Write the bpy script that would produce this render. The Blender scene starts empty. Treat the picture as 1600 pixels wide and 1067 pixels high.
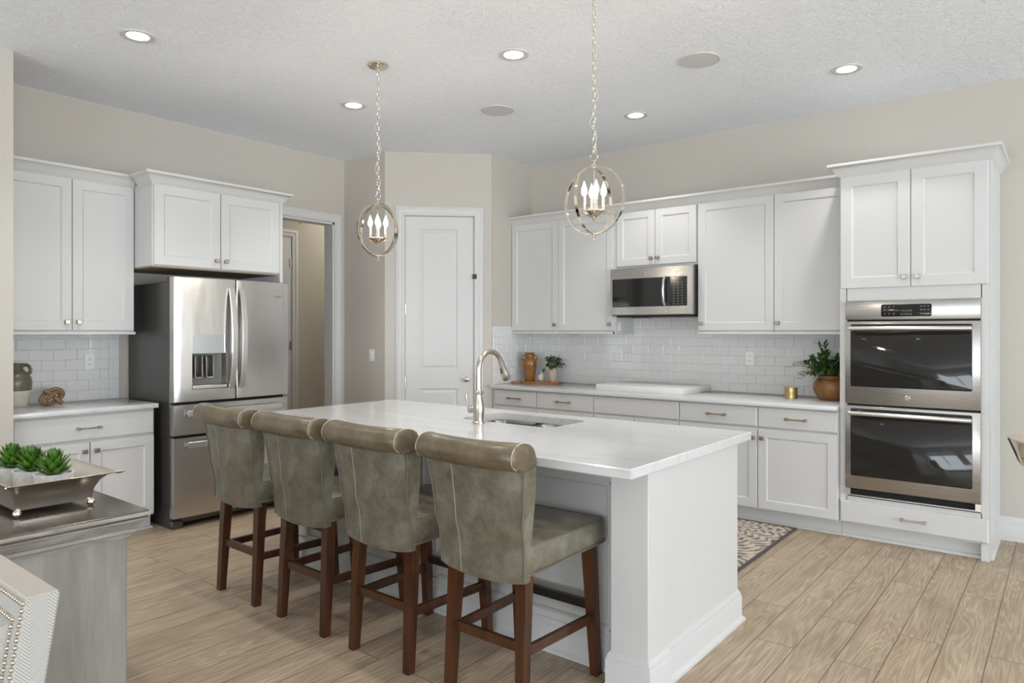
import bpy, bmesh, math, random
from mathutils import Vector, Matrix
random.seed(7)
PI = math.pi
R = math.radians
S = bpy.context.scene
COL = S.collection

# ---------------------------------------------------------------- camera, world, exposure, daylight fill
cd = bpy.data.cameras.new('camera'); cam = bpy.data.objects.new('camera', cd); COL.objects.link(cam)
cam.location = (0, 0, 1.41); cam.rotation_euler = (PI/2, 0, 0.6745)
cd.sensor_width = 36.0; cd.lens = 1090/1600*36.0; cd.shift_y = -15.5/1600; cd.clip_start = .02
S.camera = cam
S.view_settings.view_transform = 'Standard'; S.view_settings.look = 'None'
S.view_settings.gamma = 1.0; S.view_settings.use_curve_mapping = False
S.view_settings.exposure = -0.15
S.cycles.max_bounces = 10; S.cycles.diffuse_bounces = 6; S.cycles.glossy_bounces = 5
S.cycles.use_denoising = True; S.cycles.sample_clamp_indirect = 6.0
W = bpy.data.worlds.new('sky'); S.world = W; W.use_nodes = True
bg = W.node_tree.nodes['Background']; bg.inputs[0].default_value = (.86, .93, 1, 1); bg.inputs[1].default_value = 2.2

def area(name, loc, rot, sx, sy, power, col=(1, 1, 1)):
    l = bpy.data.lights.new(name, 'AREA'); l.shape = 'RECTANGLE'; l.size = sx; l.size_y = sy
    l.energy = power; l.color = col
    o = bpy.data.objects.new(name, l); COL.objects.link(o); o.location = loc; o.rotation_euler = rot
    return o
# added area lights outside the unseen living-side windows stand in for daylight,
# tilted well upward to brighten the ceiling
DAY = (.86, .945, 1.0)
area('daylight_east', (7.9, .6, 1.2), (0, R(90+46), 0), 2.6, 9.0, 960, DAY)
area('daylight_south', (1.2, -7.9, 1.2), (R(90+44), 0, 0), 9.0, 2.6, 680, DAY)

# ---------------------------------------------------------------- mesh helpers
class MB:
    """collects simple solids into one bmesh, then links it as ONE mesh object"""
    def __init__(s): s.bm = bmesh.new(); s.M = Matrix.Identity(4)
    def _add(s, verts, faces):
        vs = [s.bm.verts.new(s.M @ Vector(v)) for v in verts]
        for f in faces:
            try: s.bm.faces.new([vs[i] for i in f])
            except ValueError: pass
        return vs
    def box(s, x0, x1, y0, y1, z0, z1, b=0, seg=1):
        t = bmesh.new()
        bmesh.ops.create_cube(t, size=1)
        for v in t.verts:
            v.co = Vector(((x0+x1)/2 + v.co.x*(x1-x0), (y0+y1)/2 + v.co.y*(y1-y0), (z0+z1)/2 + v.co.z*(z1-z0)))
        if b: bmesh.ops.bevel(t, geom=list(t.edges), offset=b, segments=seg, affect='EDGES', profile=.5)
        s._merge(t); return s
    def _merge(s, t):
        t.verts.index_update()
        s._add([v.co.copy() for v in t.verts], [[v.index for v in f.verts] for f in t.faces]); t.free()
    def loft(s, rings, close=True, cap0=True, cap1=True):
        n = len(rings[0]); vs = []
        for r in rings: vs += list(r)
        fs = []
        for i in range(len(rings)-1):
            for j in range(n if close else n-1):
                k = (j+1) % n
                fs.append((i*n+j, i*n+k, (i+1)*n+k, (i+1)*n+j))
        if cap0: fs.append(tuple(reversed(range(n))))
        if cap1: fs.append(tuple(range((len(rings)-1)*n, len(rings)*n)))
        s._add(vs, fs); return s
    def lathe(s, prof, seg=24, c=(0, 0, 0), cap0=True, cap1=True):
        return s.loft([[(c[0]+r*math.cos(2*PI*j/seg), c[1]+r*math.sin(2*PI*j/seg), c[2]+z) for j in range(seg)] for r, z in prof], True, cap0, cap1)
    def ball(s, c, r, seg=14, rings=8, sz=1):
        return s.lathe([(max(1e-5, r*math.sin(PI*i/rings)), -r*sz*math.cos(PI*i/rings)) for i in range(rings+1)], seg, c)
    def tube(s, pts, r, seg=8, closed=False, caps=True, flat=None):
        pts = [Vector(p) for p in pts]; n = len(pts)
        rr = r if isinstance(r, (list, tuple)) else [r]*n
        T = []
        for i in range(n):
            a = pts[(i-1) % n] if (closed or i > 0) else pts[0]
            b = pts[(i+1) % n] if (closed or i < n-1) else pts[-1]
            T.append((b-a).normalized())
        up = Vector((0, 0, 1)) if abs(T[0].z) < .9 else Vector((1, 0, 0))
        N = (up - T[0]*up.dot(T[0])).normalized(); rings = []
        for i in range(n):
            N = (N - T[i]*N.dot(T[i])).normalized(); B = T[i].cross(N)
            fa, fb = flat or (1, 1)
            rings.append([pts[i] + (N*math.cos(2*PI*j/seg)*fa + B*math.sin(2*PI*j/seg)*fb)*rr[i] for j in range(seg)])
        if closed: rings.append(rings[0])
        return s.loft(rings, True, caps and not closed, caps and not closed)
    def sweep(s, path, prof, f, closed=False, side=1):
        """profile (d outward, e) swept along a 2D path with mitred corners; f(a, b, e) -> xyz"""
        n = len(path); P = [Vector(p) for p in path]; rings = []
        for i in range(n):
            d0 = (P[i]-P[i-1]).normalized() if (i > 0 or closed) else None
            d1 = (P[(i+1) % n]-P[i]).normalized() if (i < n-1 or closed) else None
            d0 = d0 or d1; d1 = d1 or d0
            n0 = Vector((d0.y, -d0.x))*side; n1 = Vector((d1.y, -d1.x))*side
            m = (n0+n1).normalized(); k = 1/max(.2, m.dot(n0))
            rings.append([f(P[i].x+m.x*k*d, P[i].y+m.y*k*d, e) for d, e in prof])
        if closed: rings.append(rings[0])
        return s.loft(rings, True, not closed, not closed)
    def prism(s, poly, f, h0, h1):
        return s.loft([[f(a, b, h0) for a, b in poly], [f(a, b, h1) for a, b in poly]])
    def build(s, name, mat, parent=None, smooth=True, ang=38, mods=None):
        bm = s.bm
        bmesh.ops.recalc_face_normals(bm, faces=list(bm.faces))
        me = bpy.data.meshes.new(name); bm.to_mesh(me); bm.free()
        if smooth:
            me.polygons.foreach_set('use_smooth', [True]*len(me.polygons))
            me.set_sharp_from_angle(angle=R(ang))
        me.materials.append(mat)
        o = bpy.data.objects.new(name, me); COL.objects.link(o)
        if parent: o.parent = parent
        return o

def tag(o, label=None, cat=None, group=None, kind=None):
    if label: o['label'] = label
    if cat: o['category'] = cat
    if group: o['group'] = group
    if kind: o['kind'] = kind
    return o
def thing(name, label, cat, loc=(0, 0, 0), rz=0, group=None):
    o = bpy.data.objects.new(name, None); COL.objects.link(o)
    o.empty_display_size = .05
    o.location = loc; o.rotation_euler = (0, 0, rz)
    return tag(o, label, cat, group)
def dup(root, loc, rz=0, label=None, group=None):
    r = root.copy(); COL.objects.link(r); r.location = loc; r.rotation_euler = (0, 0, rz)
    if label: r['label'] = label
    if group: r['group'] = group
    for ch in list(root.children):
        c = ch.copy(); COL.objects.link(c); c.parent = r
        for g in list(ch.children):
            d = g.copy(); COL.objects.link(d); d.parent = c
    return r
def lit(s, parent, loc, power, col, radius, spot=None):
    l = bpy.data.lights.new(s, 'SPOT' if spot else 'POINT'); l.energy = power; l.color = col; l.shadow_soft_size = radius
    if spot: l.spot_size = spot; l.spot_blend = .6
    o = bpy.data.objects.new(s, l); COL.objects.link(o); o.location = loc; o.parent = parent
    return o
def rrect(x0, x1, y0, y1, r, n=5):
    out = []
    for cx, cy, a0 in ((x1-r, y1-r, 0), (x0+r, y1-r, 90), (x0+r, y0+r, 180), (x1-r, y0+r, 270)):
        for i in range(n+1):
            a = R(a0+90*i/n); out.append((cx+r*math.cos(a), cy+r*math.sin(a)))
    return out

# ---------------------------------------------------------------- materials
def mat(name):
    m = bpy.data.materials.new(name); m.use_nodes = True
    return m, m.node_tree, m.node_tree.nodes['Principled BSDF']
def plain(name, col, rough=.5, metal=0, spec=.5, coat=0, bump=None, emit=None, trans=0, ior=1.45):
    m, t, p = mat(name)
    p.inputs['Base Color'].default_value = (*col, 1); p.inputs['Roughness'].default_value = rough
    p.inputs['Metallic'].default_value = metal; p.inputs['Specular IOR Level'].default_value = spec
    p.inputs['Coat Weight'].default_value = coat; p.inputs['Transmission Weight'].default_value = trans
    p.inputs['IOR'].default_value = ior
    if emit: p.inputs['Emission Color'].default_value = (*emit[0], 1); p.inputs['Emission Strength'].default_value = emit[1]
    if bump:
        sc, st, dist = bump
        n = noise(t, sc, 4); bmp(t, p, n.outputs[0], st, dist)
    return m
def nn(t, typ, **kw):
    n = t.nodes.new(typ)
    for k, v in kw.items(): setattr(n, k, v)
    return n
def coords(t, scale=(1, 1, 1), out='Object', rot=(0, 0, 0)):
    c = nn(t, 'ShaderNodeTexCoord'); mp = nn(t, 'ShaderNodeMapping'); mp.inputs['Scale'].default_value = scale
    mp.inputs['Rotation'].default_value = rot
    t.links.new(c.outputs[out], mp.inputs[0]); return mp.outputs[0]
def noise(t, sc, det=3, vec=None, dist=0, rough=.5):
    n = nn(t, 'ShaderNodeTexNoise'); n.inputs['Scale'].default_value = sc; n.inputs['Detail'].default_value = det
    n.inputs['Distortion'].default_value = dist; n.inputs['Roughness'].default_value = rough
    t.links.new(vec if vec is not None else coords(t), n.inputs['Vector']); return n
def ramp(t, fac, stops):
    r = nn(t, 'ShaderNodeValToRGB'); e = r.color_ramp.elements
    while len(e) < len(stops): e.new(.5)
    for i, (p, c) in enumerate(stops): e[i].position = p; e[i].color = (*c, 1) if len(c) == 3 else c
    t.links.new(fac, r.inputs[0]); return r.outputs[0]
def bmp(t, p, h, strength, dist=.01):
    b = nn(t, 'ShaderNodeBump'); b.inputs['Strength'].default_value = strength; b.inputs['Distance'].default_value = dist
    t.links.new(h, b.inputs['Height']); t.links.new(b.outputs[0], p.inputs['Normal']); return b
def mth(t, op, a, b=None, c=None):
    n = nn(t, 'ShaderNodeMath', operation=op)
    for i, v in enumerate((a, b, c)):
        if v is None: continue
        if isinstance(v, (int, float)): n.inputs[i].default_value = v
        else: t.links.new(v, n.inputs[i])
    return n.outputs[0]
def mix(t, f, a, b, bt='MIX'):
    n = nn(t, 'ShaderNodeMix', data_type='RGBA', blend_type=bt)
    for i, v in ((0, f), (6, a), (7, b)):
        if isinstance(v, (int, float)): n.inputs[i].default_value = v
        elif isinstance(v, tuple): n.inputs[i].default_value = (*v, 1)
        else: t.links.new(v, n.inputs[i])
    return n.outputs[2]

M = {}
M['white'] = plain('white_paint', (.575, .57, .562), .38, spec=.4)
M['trim'] = plain('white_trim_paint', (.605, .60, .592), .4, spec=.4)
M['wall'] = plain('greige_wall_paint', (.515, .480, .435), .7, spec=.25, bump=(260, .06, .002))
M['hall'] = plain('hall_wall_paint', (.50, .47, .40), .7, spec=.25)
M['farwall'] = plain('living_wall_paint', (.72, .71, .69), .8, spec=.2)
M['dark'] = plain('black_plastic', (.012, .012, .013), .35)
M['steel_dark'] = plain('fridge_side_grey', (.10, .095, .088), .32, metal=.6)
M['nickel'] = plain('brushed_nickel', (.50, .455, .40), .3, metal=1)
M['chrome'] = plain('polished_nickel', (.80, .72, .61), .10, metal=1)
M['pewter'] = plain('pewter_knob', (.36, .34, .32), .34, metal=1)
M['bronze'] = plain('warm_bronze_pull', (.40, .32, .23), .35, metal=1)
M['glassblack'] = plain('dark_oven_glass', (.016, .015, .014), .05, spec=.5)
M['panelblack'] = plain('black_control_glass', (.008, .008, .008), .12)
M['legend'] = plain('grey_lettering', (.30, .30, .30), .5)
M['cavity'] = plain('shadow_gap_black', (.01, .01, .01), .8)
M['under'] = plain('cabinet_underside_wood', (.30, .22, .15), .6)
M['bulb'] = plain('lit_candle_bulb', (1, .9, .75), .3, emit=((1, .80, .52), 14))
M['lens'] = plain('lit_downlight_lens', (1, 1, 1), .4, emit=((1, .97, .92), 9))
M['speaker'] = plain('white_speaker_mesh', (.62, .62, .62), .7)
M['plate'] = plain('white_cover_plate', (.80, .79, .77), .35)
M['slot'] = plain('outlet_slot_dark', (.03, .03, .03), .6)
M['nail'] = plain('brass_nailhead', (.52, .44, .36), .28, metal=1)
M['soil'] = plain('dark_soil', (.05, .035, .025), .9)
M['stitch'] = plain('worn_pale_stitching', (.50, .46, .38), .7)
M['legblack'] = plain('dark_footrest', (.012, .010, .009), .35)
M['piping'] = plain('leather_piping', (.125, .118, .088), .4)
M['seam'] = plain('pale_back_seam', (.27, .26, .21), .5)
M['iron'] = plain('dark_iron', (.06, .05, .04), .45, metal=.8)

def m_ceiling():
    m, t, p = mat('textured_ceiling'); p.inputs['Base Color'].default_value = (.89, .92, .965, 1); p.inputs['Roughness'].default_value = .85
    p.inputs['Specular IOR Level'].default_value = .15
    v = coords(t)
    a = noise(t, 19, 5, v, 2.2); b = noise(t, 9, 2, v)
    h = ramp(t, a.outputs[0], [(.47, (0, 0, 0)), (.53, (1, 1, 1))])
    g = mix(t, .25, h, b.outputs[0]); bmp(t, p, g, .62, .012); return m
M['ceiling'] = m_ceiling()

def m_floor():
    m, t, p = mat('light_oak_planks')
    c = nn(t, 'ShaderNodeTexCoord'); sp = nn(t, 'ShaderNodeSeparateXYZ'); t.links.new(c.outputs['Object'], sp.inputs[0])
    cb = nn(t, 'ShaderNodeCombineXYZ'); t.links.new(sp.outputs['Y'], cb.inputs[0]); t.links.new(mth(t, 'ADD', sp.outputs['X'], .448+.17*40), cb.inputs[1])
    br = nn(t, 'ShaderNodeTexBrick'); br.offset = .37; br.offset_frequency = 2
    for k, v in (('Scale', 1), ('Mortar Size', .0022), ('Mortar Smooth', .1), ('Bias', 0), ('Brick Width', 1.22), ('Row Height', .17)): br.inputs[k].default_value = v
    br.inputs['Color1'].default_value = (0, 0, 0, 1); br.inputs['Color2'].default_value = (1, 1, 1, 1); br.inputs['Mortar'].default_value = (.5, .5, .5, 1)
    t.links.new(cb.outputs[0], br.inputs['Vector'])
    rnd = br.outputs['Color']
    off = nn(t, 'ShaderNodeCombineXYZ'); t.links.new(mth(t, 'MULTIPLY', rnd, 37.0), off.inputs[2]); t.links.new(mth(t, 'MULTIPLY', rnd, 11.0), off.inputs[0])
    va = nn(t, 'ShaderNodeVectorMath', operation='ADD'); t.links.new(c.outputs['Object'], va.inputs[0]); t.links.new(off.outputs[0], va.inputs[1])
    mp = nn(t, 'ShaderNodeMapping'); mp.inputs['Scale'].default_value = (8.0, .70, 1); t.links.new(va.outputs[0], mp.inputs[0])
    big = noise(t, 1.0, 2, mp.outputs[0], .4, .45)
    ring = mth(t, 'SINE', mth(t, 'MULTIPLY', big.outputs[0], 120.0))
    mp2 = nn(t, 'ShaderNodeMapping'); mp2.inputs['Scale'].default_value = (190, 4.5, 1); t.links.new(va.outputs[0], mp2.inputs[0])
    fine = noise(t, 1.0, 4, mp2.outputs[0], .2, .6)
    mp3 = nn(t, 'ShaderNodeMapping'); mp3.inputs['Scale'].default_value = (9, 2.2, 1); t.links.new(va.outputs[0], mp3.inputs[0])
    cloud = noise(t, 1.0, 3, mp3.outputs[0])
    base = ramp(t, cloud.outputs[0], [(.3, (.41, .32, .228)), (.7, (.57, .46, .34))])
    base = mix(t, mth(t, 'MULTIPLY', rnd, .40), base, (.50, .41, .315))
    rg = ramp(t, ring, [(.0, (.72, .68, .62)), (.55, (1, 1, 1))])
    base = mix(t, .55, base, rg, 'MULTIPLY')
    fg = ramp(t, fine.outputs[0], [(.36, (.60, .56, .51)), (.60, (1.05, 1.04, 1.02))])
    base = mix(t, .55, base, fg, 'MULTIPLY')
    gap = br.outputs['Fac']
    base = mix(t, mth(t, 'MULTIPLY', gap, .85), base, (.10, .07, .045))
    t.links.new(base, p.inputs['Base Color']); p.inputs['Roughness'].default_value = .42; p.inputs['Specular IOR Level'].default_value = .38
    h = mth(t, 'SUBTRACT', mth(t, 'MULTIPLY', fine.outputs[0], .25), gap); bmp(t, p, h, .25, .003)
    return m
M['floor'] = m_floor()

def m_quartz():
    m, t, p = mat('white_veined_quartz')
    v = coords(t, (.5, 1.9, 1))
    n = noise(t, 1.7, 5, v, 1.2, .58); d = mth(t, 'ABSOLUTE', mth(t, 'SUBTRACT', n.outputs[0], .5))
    vein = ramp(t, d, [(.0, (.56, .56, .56)), (.012, (.61, .61, .61)), (.05, (.625, .625, .625))])
    c = noise(t, 1.3, 3, v); cl = ramp(t, c.outputs[0], [(.35, (.90, .90, .895)), (.65, (1, 1, 1))])
    t.links.new(mix(t, .35, vein, cl, 'MULTIPLY'), p.inputs['Base Color'])
    p.inputs['Roughness'].default_value = .09; p.inputs['Specular IOR Level'].default_value = .55; return m
M['quartz'] = m_quartz()

def m_leather(name, tint):
    m, t, p = mat(name)
    v = coords(t); a = noise(t, 11, 6, v, .25, .62); f = noise(t, 60, 3, v)
    col = ramp(t, a.outputs[0], [(.30, (.100, .084, .056)), (.5, (.155, .138, .100)), (.72, (.225, .214, .166))])
    col = mix(t, .25, col, ramp(t, f.outputs[0], [(.35, (.7, .7, .7)), (.65, (1, 1, 1))]), 'MULTIPLY')
    t.links.new(mix(t, 1.0, col, tint, 'MULTIPLY'), p.inputs['Base Color']); p.inputs['Roughness'].default_value = .33; p.inputs['Specular IOR Level'].default_value = .5
    g = noise(t, 240, 2, v); bmp(t, p, mix(t, .25, g.outputs[0], a.outputs[0]), .10, .003); return m
M['leather'] = m_leather('grey_green_leather', (1, 1, 1)); M['worn'] = m_leather('worn_brown_leather', (.84, .71, .58))  # second leather has a browner tint, for the rolled tops

def m_wood(name, c0, c1, sc, rough=.35, rot=(0, 0, 0)):
    m, t, p = mat(name)
    v = coords(t, sc, rot=rot); n = noise(t, 1, 4, v, .6); f = noise(t, 6, 3, v)
    col = ramp(t, n.outputs[0], [(.3, c0), (.7, c1)])
    col = mix(t, .3, col, ramp(t, f.outputs[0], [(.35, (.6, .6, .6)), (.6, (1, 1, 1))]), 'MULTIPLY')
    t.links.new(col, p.inputs['Base Color']); p.inputs['Roughness'].default_value = rough; return m
M['cherry'] = m_wood('dark_cherry_wood', (.034, .011, .005), (.088, .030, .010), (26, 26, 3), .28)
M['board'] = m_wood('cherry_board_wood', (.22, .085, .03), (.36, .15, .055), (4, 40, 40), .3)
M['knotwood'] = m_wood('carved_knot_wood', (.16, .085, .035), (.27, .16, .075), (30, 30, 30), .5)
M['console'] = m_wood('weathered_grey_wood', (.185, .168, .148), (.30, .282, .258), (9, 9, 1.2), .42)
M['consoletop'] = m_wood('dark_grey_tabletop', (.085, .072, .058), (.13, .112, .092), (3, 14, 3), .22)
M['consoleworn'] = m_wood('worn_grey_moulding', (.17, .155, .135), (.36, .34, .315), (6, 6, 60), .4)

def m_steel(name, col, rough, axis, wob=0):
    m, t, p = mat(name)
    sc = [3, 3, 3]; sc[axis] = 3
    v = coords(t, {0: (1.5, 700, 700), 2: (700, 700, 1.5)}[axis]); n = noise(t, 1, 2, v)
    p.inputs['Base Color'].default_value = (*col, 1); p.inputs['Metallic'].default_value = 1
    t.links.new(mth(t, 'ADD', mth(t, 'MULTIPLY', n.outputs[0], .04), rough-.02), p.inputs['Roughness'])
    if wob:
        w = noise(t, 1, 2, coords(t, (5, 5, 1.1)), .3); bmp(t, p, w.outputs[0], wob, .05)
    else: bmp(t, p, n.outputs[0], .02, .001)
    return m
M['steel'] = m_steel('brushed_stainless', (.43, .41, .39), .27, 0, .035)
M['steelv'] = m_steel('fridge_stainless', (.60, .58, .555), .23, 0, .09)
M['handle'] = plain('satin_handle_steel', (.70, .68, .66), .32, metal=1)
M['sink'] = plain('sink_stainless', (.33, .305, .28), .16, metal=1)
M['tray'] = m_steel('antique_nickel', (.60, .54, .475), .30, 0, .08)
M['tile'] = plain('white_glazed_tile', (.66, .655, .645), .09, spec=.5, bump=(14, .10, .004))
M['grout'] = plain('light_grout', (.66, .655, .64), .85)

def m_leaf(name, a, b, rough=.4):
    m, t, p = mat(name); n = noise(t, 30, 2); t.links.new(ramp(t, n.outputs[0], [(.3, a), (.7, b)]), p.inputs['Base Color'])
    p.inputs['Roughness'].default_value = rough; return m
M['succulent'] = m_leaf('succulent_green', (.018, .075, .005), (.085, .185, .014), .4)
M['olive'] = m_leaf('olive_leaf_green', (.025, .07, .012), (.07, .15, .035), .42)
M['euca'] = m_leaf('dusky_leaf_green', (.03, .055, .022), (.075, .115, .055), .5)
M['stem'] = plain('brown_stem', (.12, .07, .035), .7)

def m_pot(name, c0, c1, rough, sc=8, spec=.5):
    m, t, p = mat(name); n = noise(t, sc, 5, None, .5); t.links.new(ramp(t, n.outputs[0], [(.3, c0), (.7, c1)]), p.inputs['Base Color'])
    p.inputs['Roughness'].default_value = rough; p.inputs['Specular IOR Level'].default_value = spec; return m
M['amber'] = m_pot('amber_glaze', (.17, .065, .010), (.27, .115, .024), .2, 14)
M['terra'] = m_pot('brown_earthenware', (.16, .066, .014), (.30, .14, .042), .42, 10)
M['bisque'] = m_pot('pale_bisque', (.47, .36, .27), (.56, .45, .35), .75, 20)
M['whitepot'] = m_pot('rough_white_concrete', (.62, .62, .62), (.76, .76, .76), .8, 60)
M['jug'] = m_pot('olive_grey_glaze', (.105, .095, .06), (.17, .16, .115), .28, 9)
M['jugbase'] = m_pot('raw_cream_stoneware', (.52, .48, .42), (.62, .58, .52), .7, 14)
M['wax'] = plain('cream_wax', (.75, .70, .58), .5)
M['paper'] = plain('cream_candle_label', (.72, .68, .56), .6)
M['jarglass'] = plain('clear_candle_glass', (1, .97, .92), .03, trans=1)
def m_mercury():
    m, t, p = mat('gold_mercury_glass'); n = noise(t, 120, 3, None, .5)
    t.links.new(ramp(t, n.outputs[0], [(.35, (.34, .23, .08)), (.6, (.66, .50, .24))]), p.inputs['Base Color'])
    p.inputs['Metallic'].default_value = .75; p.inputs['Roughness'].default_value = .32; bmp(t, p, n.outputs[0], .3, .003); return m
M['mercury'] = m_mercury()

def m_rug():
    m, t, p = mat('medallion_rug_pattern')
    c = nn(t, 'ShaderNodeTexCoord'); s = nn(t, 'ShaderNodeSeparateXYZ'); t.links.new(c.outputs['Object'], s.inputs[0])
    nz = noise(t, 24, 3, c.outputs['Object']); jit = mth(t, 'MULTIPLY', mth(t, 'SUBTRACT', nz.outputs[0], .5), .042)
    def med(cx, cy, k):
        x = mth(t, 'SUBTRACT', s.outputs['X'], cx); y = mth(t, 'SUBTRACT', s.outputs['Y'], cy)
        r = mth(t, 'ADD', mth(t, 'SQRT', mth(t, 'ADD', mth(t, 'MULTIPLY', x, x), mth(t, 'MULTIPLY', y, y))), jit)
        th = mth(t, 'ARCTAN2', y, x)
        pet = mth(t, 'MULTIPLY', mth(t, 'ABSOLUTE', mth(t, 'SINE', mth(t, 'MULTIPLY', th, k))), .05)
        rings = mth(t, 'SINE', mth(t, 'MULTIPLY', mth(t, 'SUBTRACT', r, pet), 105.0))
        cross = mth(t, 'SINE', mth(t, 'MULTIPLY', th, k*3.0))
        band = mth(t, 'SINE', mth(t, 'MULTIPLY', r, 19.0))
        return mth(t, 'ADD', rings, mth(t, 'MULTIPLY', mth(t, 'MULTIPLY', cross, band), .8)), r
    a, ra = med(-2.05, 4.95, 9.0); b, rb = med(-1.62, 3.75, 7.0)
    sel = mth(t, 'GREATER_THAN', ra, .80)
    v = mix(t, sel, a, b)
    col = ramp(t, mth(t, 'ADD', mth(t, 'MULTIPLY', v, .25), .5), [(.22, (.19, .155, .13)), (.36, (.30, .25, .21)), (.46, (.50, .435, .365)), (.8, (.60, .54, .465))])
    w = noise(t, 400, 2, c.outputs['Object'])
    t.links.new(mix(t, .35, col, ramp(t, w.outputs[0], [(.3, (.6, .6, .6)), (.7, (1, 1, 1))]), 'MULTIPLY'), p.inputs['Base Color'])
    p.inputs['Roughness'].default_value = .95; p.inputs['Specular IOR Level'].default_value = .1; bmp(t, p, w.outputs[0], .4, .003); return m
M['rug'] = m_rug()
M['rugedge'] = plain('dark_rug_binding', (.085, .072, .068), .9)

def m_herring():
    m, t, p = mat('herringbone_linen')
    c = nn(t, 'ShaderNodeTexCoord'); s = nn(t, 'ShaderNodeSeparateXYZ'); t.links.new(c.outputs['Object'], s.inputs[0])
    u = mth(t, 'ADD', mth(t, 'ADD', s.outputs['X'], mth(t, 'MULTIPLY', s.outputs['Y'], 1.0)), .5)
    tri = mth(t, 'ABSOLUTE', mth(t, 'SUBTRACT', mth(t, 'FRACT', mth(t, 'MULTIPLY', u, 17.0)), .5))
    ph = mth(t, 'ADD', mth(t, 'MULTIPLY', s.outputs['Z'], 150.0), mth(t, 'MULTIPLY', tri, 10.0))
    st = mth(t, 'SINE', mth(t, 'MULTIPLY', ph, 6.4))
    col = ramp(t, mth(t, 'ADD', mth(t, 'MULTIPLY', st, .5), .5), [(.15, (.32, .31, .29)), (.7, (.49, .475, .45))])
    t.links.new(col, p.inputs['Base Color']); p.inputs['Roughness'].default_value = .9; p.inputs['Specular IOR Level'].default_value = .15
    bmp(t, p, st, .3, .001); return m
M['herring'] = m_herring()
M['linen'] = plain('beige_linen', (.50, .455, .41), .95, spec=.1, bump=(420, .4, .002))

# ================================================================ THE ROOM
YW = 5.777; XL = -5.69; ZC = 3.12
XE = 7.6; YS = -7.6
def struct(o, label=None): return tag(o, label, kind='structure')
f = MB(); f.box(-7.4, XE, YS, 6.8, -.12, 0); struct(f.build('floor', M['floor'], smooth=False))
f = MB(); f.box(-7.4, XE, YS, 6.8, ZC, ZC+.12); struct(f.build('ceiling', M['ceiling'], smooth=False))

wr = MB(); wr.box(-4.35, XE, YW, YW+.12, 0, ZC); WALL_R = struct(wr.build('wall_right', M['wall'], smooth=False))
OY0, OY1, OZ = 3.40, 4.295, 2.487        # cased opening to the hall
wl = MB(); wl.box(XL-.12, XL, .9, OY0, 0, ZC); wl.box(XL-.12, XL, OY0, OY1, OZ, ZC); wl.box(XL-.12, XL, OY1, 4.42, 0, ZC)
WALL_L = struct(wl.build('wall_left', M['wall'], smooth=False))
w = MB(); w.box(XL, -5.08, 4.42, 4.54, 0, ZC); WALL_RET = struct(w.build('wall_return', M['wall'], smooth=False))
# diagonal pantry wall, local x along the wall from its return-side corner, -y faces the room
DL = 1.018; DX0, DX1, DZ = .192, .843, 2.512
pw = thing('wall_pantry', None, None, (-5.08, 4.42, 0), R(45)); struct(pw)
w = MB()
w.prism([(0, 0), (DX0-.005, 0), (DX0-.005, .12), (.05, .12)], lambda a, b, h: (a, b, h), 0, ZC)
w.prism([(DX1+.005, 0), (DL, 0), (DL-.05, .12), (DX1+.005, .12)], lambda a, b, h: (a, b, h), 0, ZC)
w.box(DX0-.005, DX1+.005, 0, .12, DZ+.005, ZC)
w.build('plaster', M['wall'], pw, smooth=False)
w = MB(); w.box(-4.47, -4.35, 5.12+.02, YW+.12, 0, ZC); WALL_C = struct(w.build('wall_corner', M['wall'], smooth=False))
# partition stub between console and kitchen
w = MB(); w.box(XL-.12, -5.033, 1.25, 1.424, 0, ZC); struct(w.build('wall_partition', M['wall'], smooth=False))
# hall beyond the opening
w = MB(); w.box(-7.12, -7.0, 2.2, 6.8, 0, ZC); struct(w.build('wall_hall', M['hall'], smooth=False))
w = MB(); w.box(-7.0, XL-.12, 2.2, 2.32, 0, ZC); struct(w.build('wall_hall_near', M['hall'], smooth=False))
w = MB(); w.box(-7.0, XL-.12, 6.4, 6.52, 0, ZC); struct(w.build('wall_hall_far', M['hall'], smooth=False))
w = MB(); w.box(XL-.12, XL, 4.42, 6.52, 0, ZC); struct(w.build('wall_hall_pantry', M['hall'], smooth=False))
# living side (behind and beside the camera), with glazing
def wall_with_holes(name, along, a0, a1, const, th, holes):
    b = MB()
    def bx(p0, p1, z0, z1):
        if p1-p0 < 1e-4 or z1-z0 < 1e-4: return
        if along == 'y': b.box(const, const+th, p0, p1, z0, z1)
        else: b.box(p0, p1, const, const+th, z0, z1)
    cur = a0
    for h0, h1, z0, z1 in holes:
        bx(cur, h0, 0, ZC); bx(h0, h1, 0, z0); bx(h0, h1, z1, ZC); cur = h1
    bx(cur, a1, 0, ZC)
    return struct(b.build(name, M['farwall'], smooth=False))
EH = [(-3.6, -1.4, .1, 2.6), (-.9, 1.9, .1, 2.6), (2.4, 5.0, .1, 2.6)]; SH = [(-3.2, -.6, .1, 2.6), (-.1, 2.5, .1, 2.6), (3.0, 5.6, .1, 2.6)]
wall_with_holes('wall_east', 'y', YS, YW+.12, XE-.12, .12, EH)
wall_with_holes('wall_south', 'x', XL-.12, XE-.12, YS, .12, SH)
w = MB(); w.box(XL-.24, XL-.12, YS, 1.25, 0, ZC); struct(w.build('wall_west', M['farwall'], smooth=False))
k = 0
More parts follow.
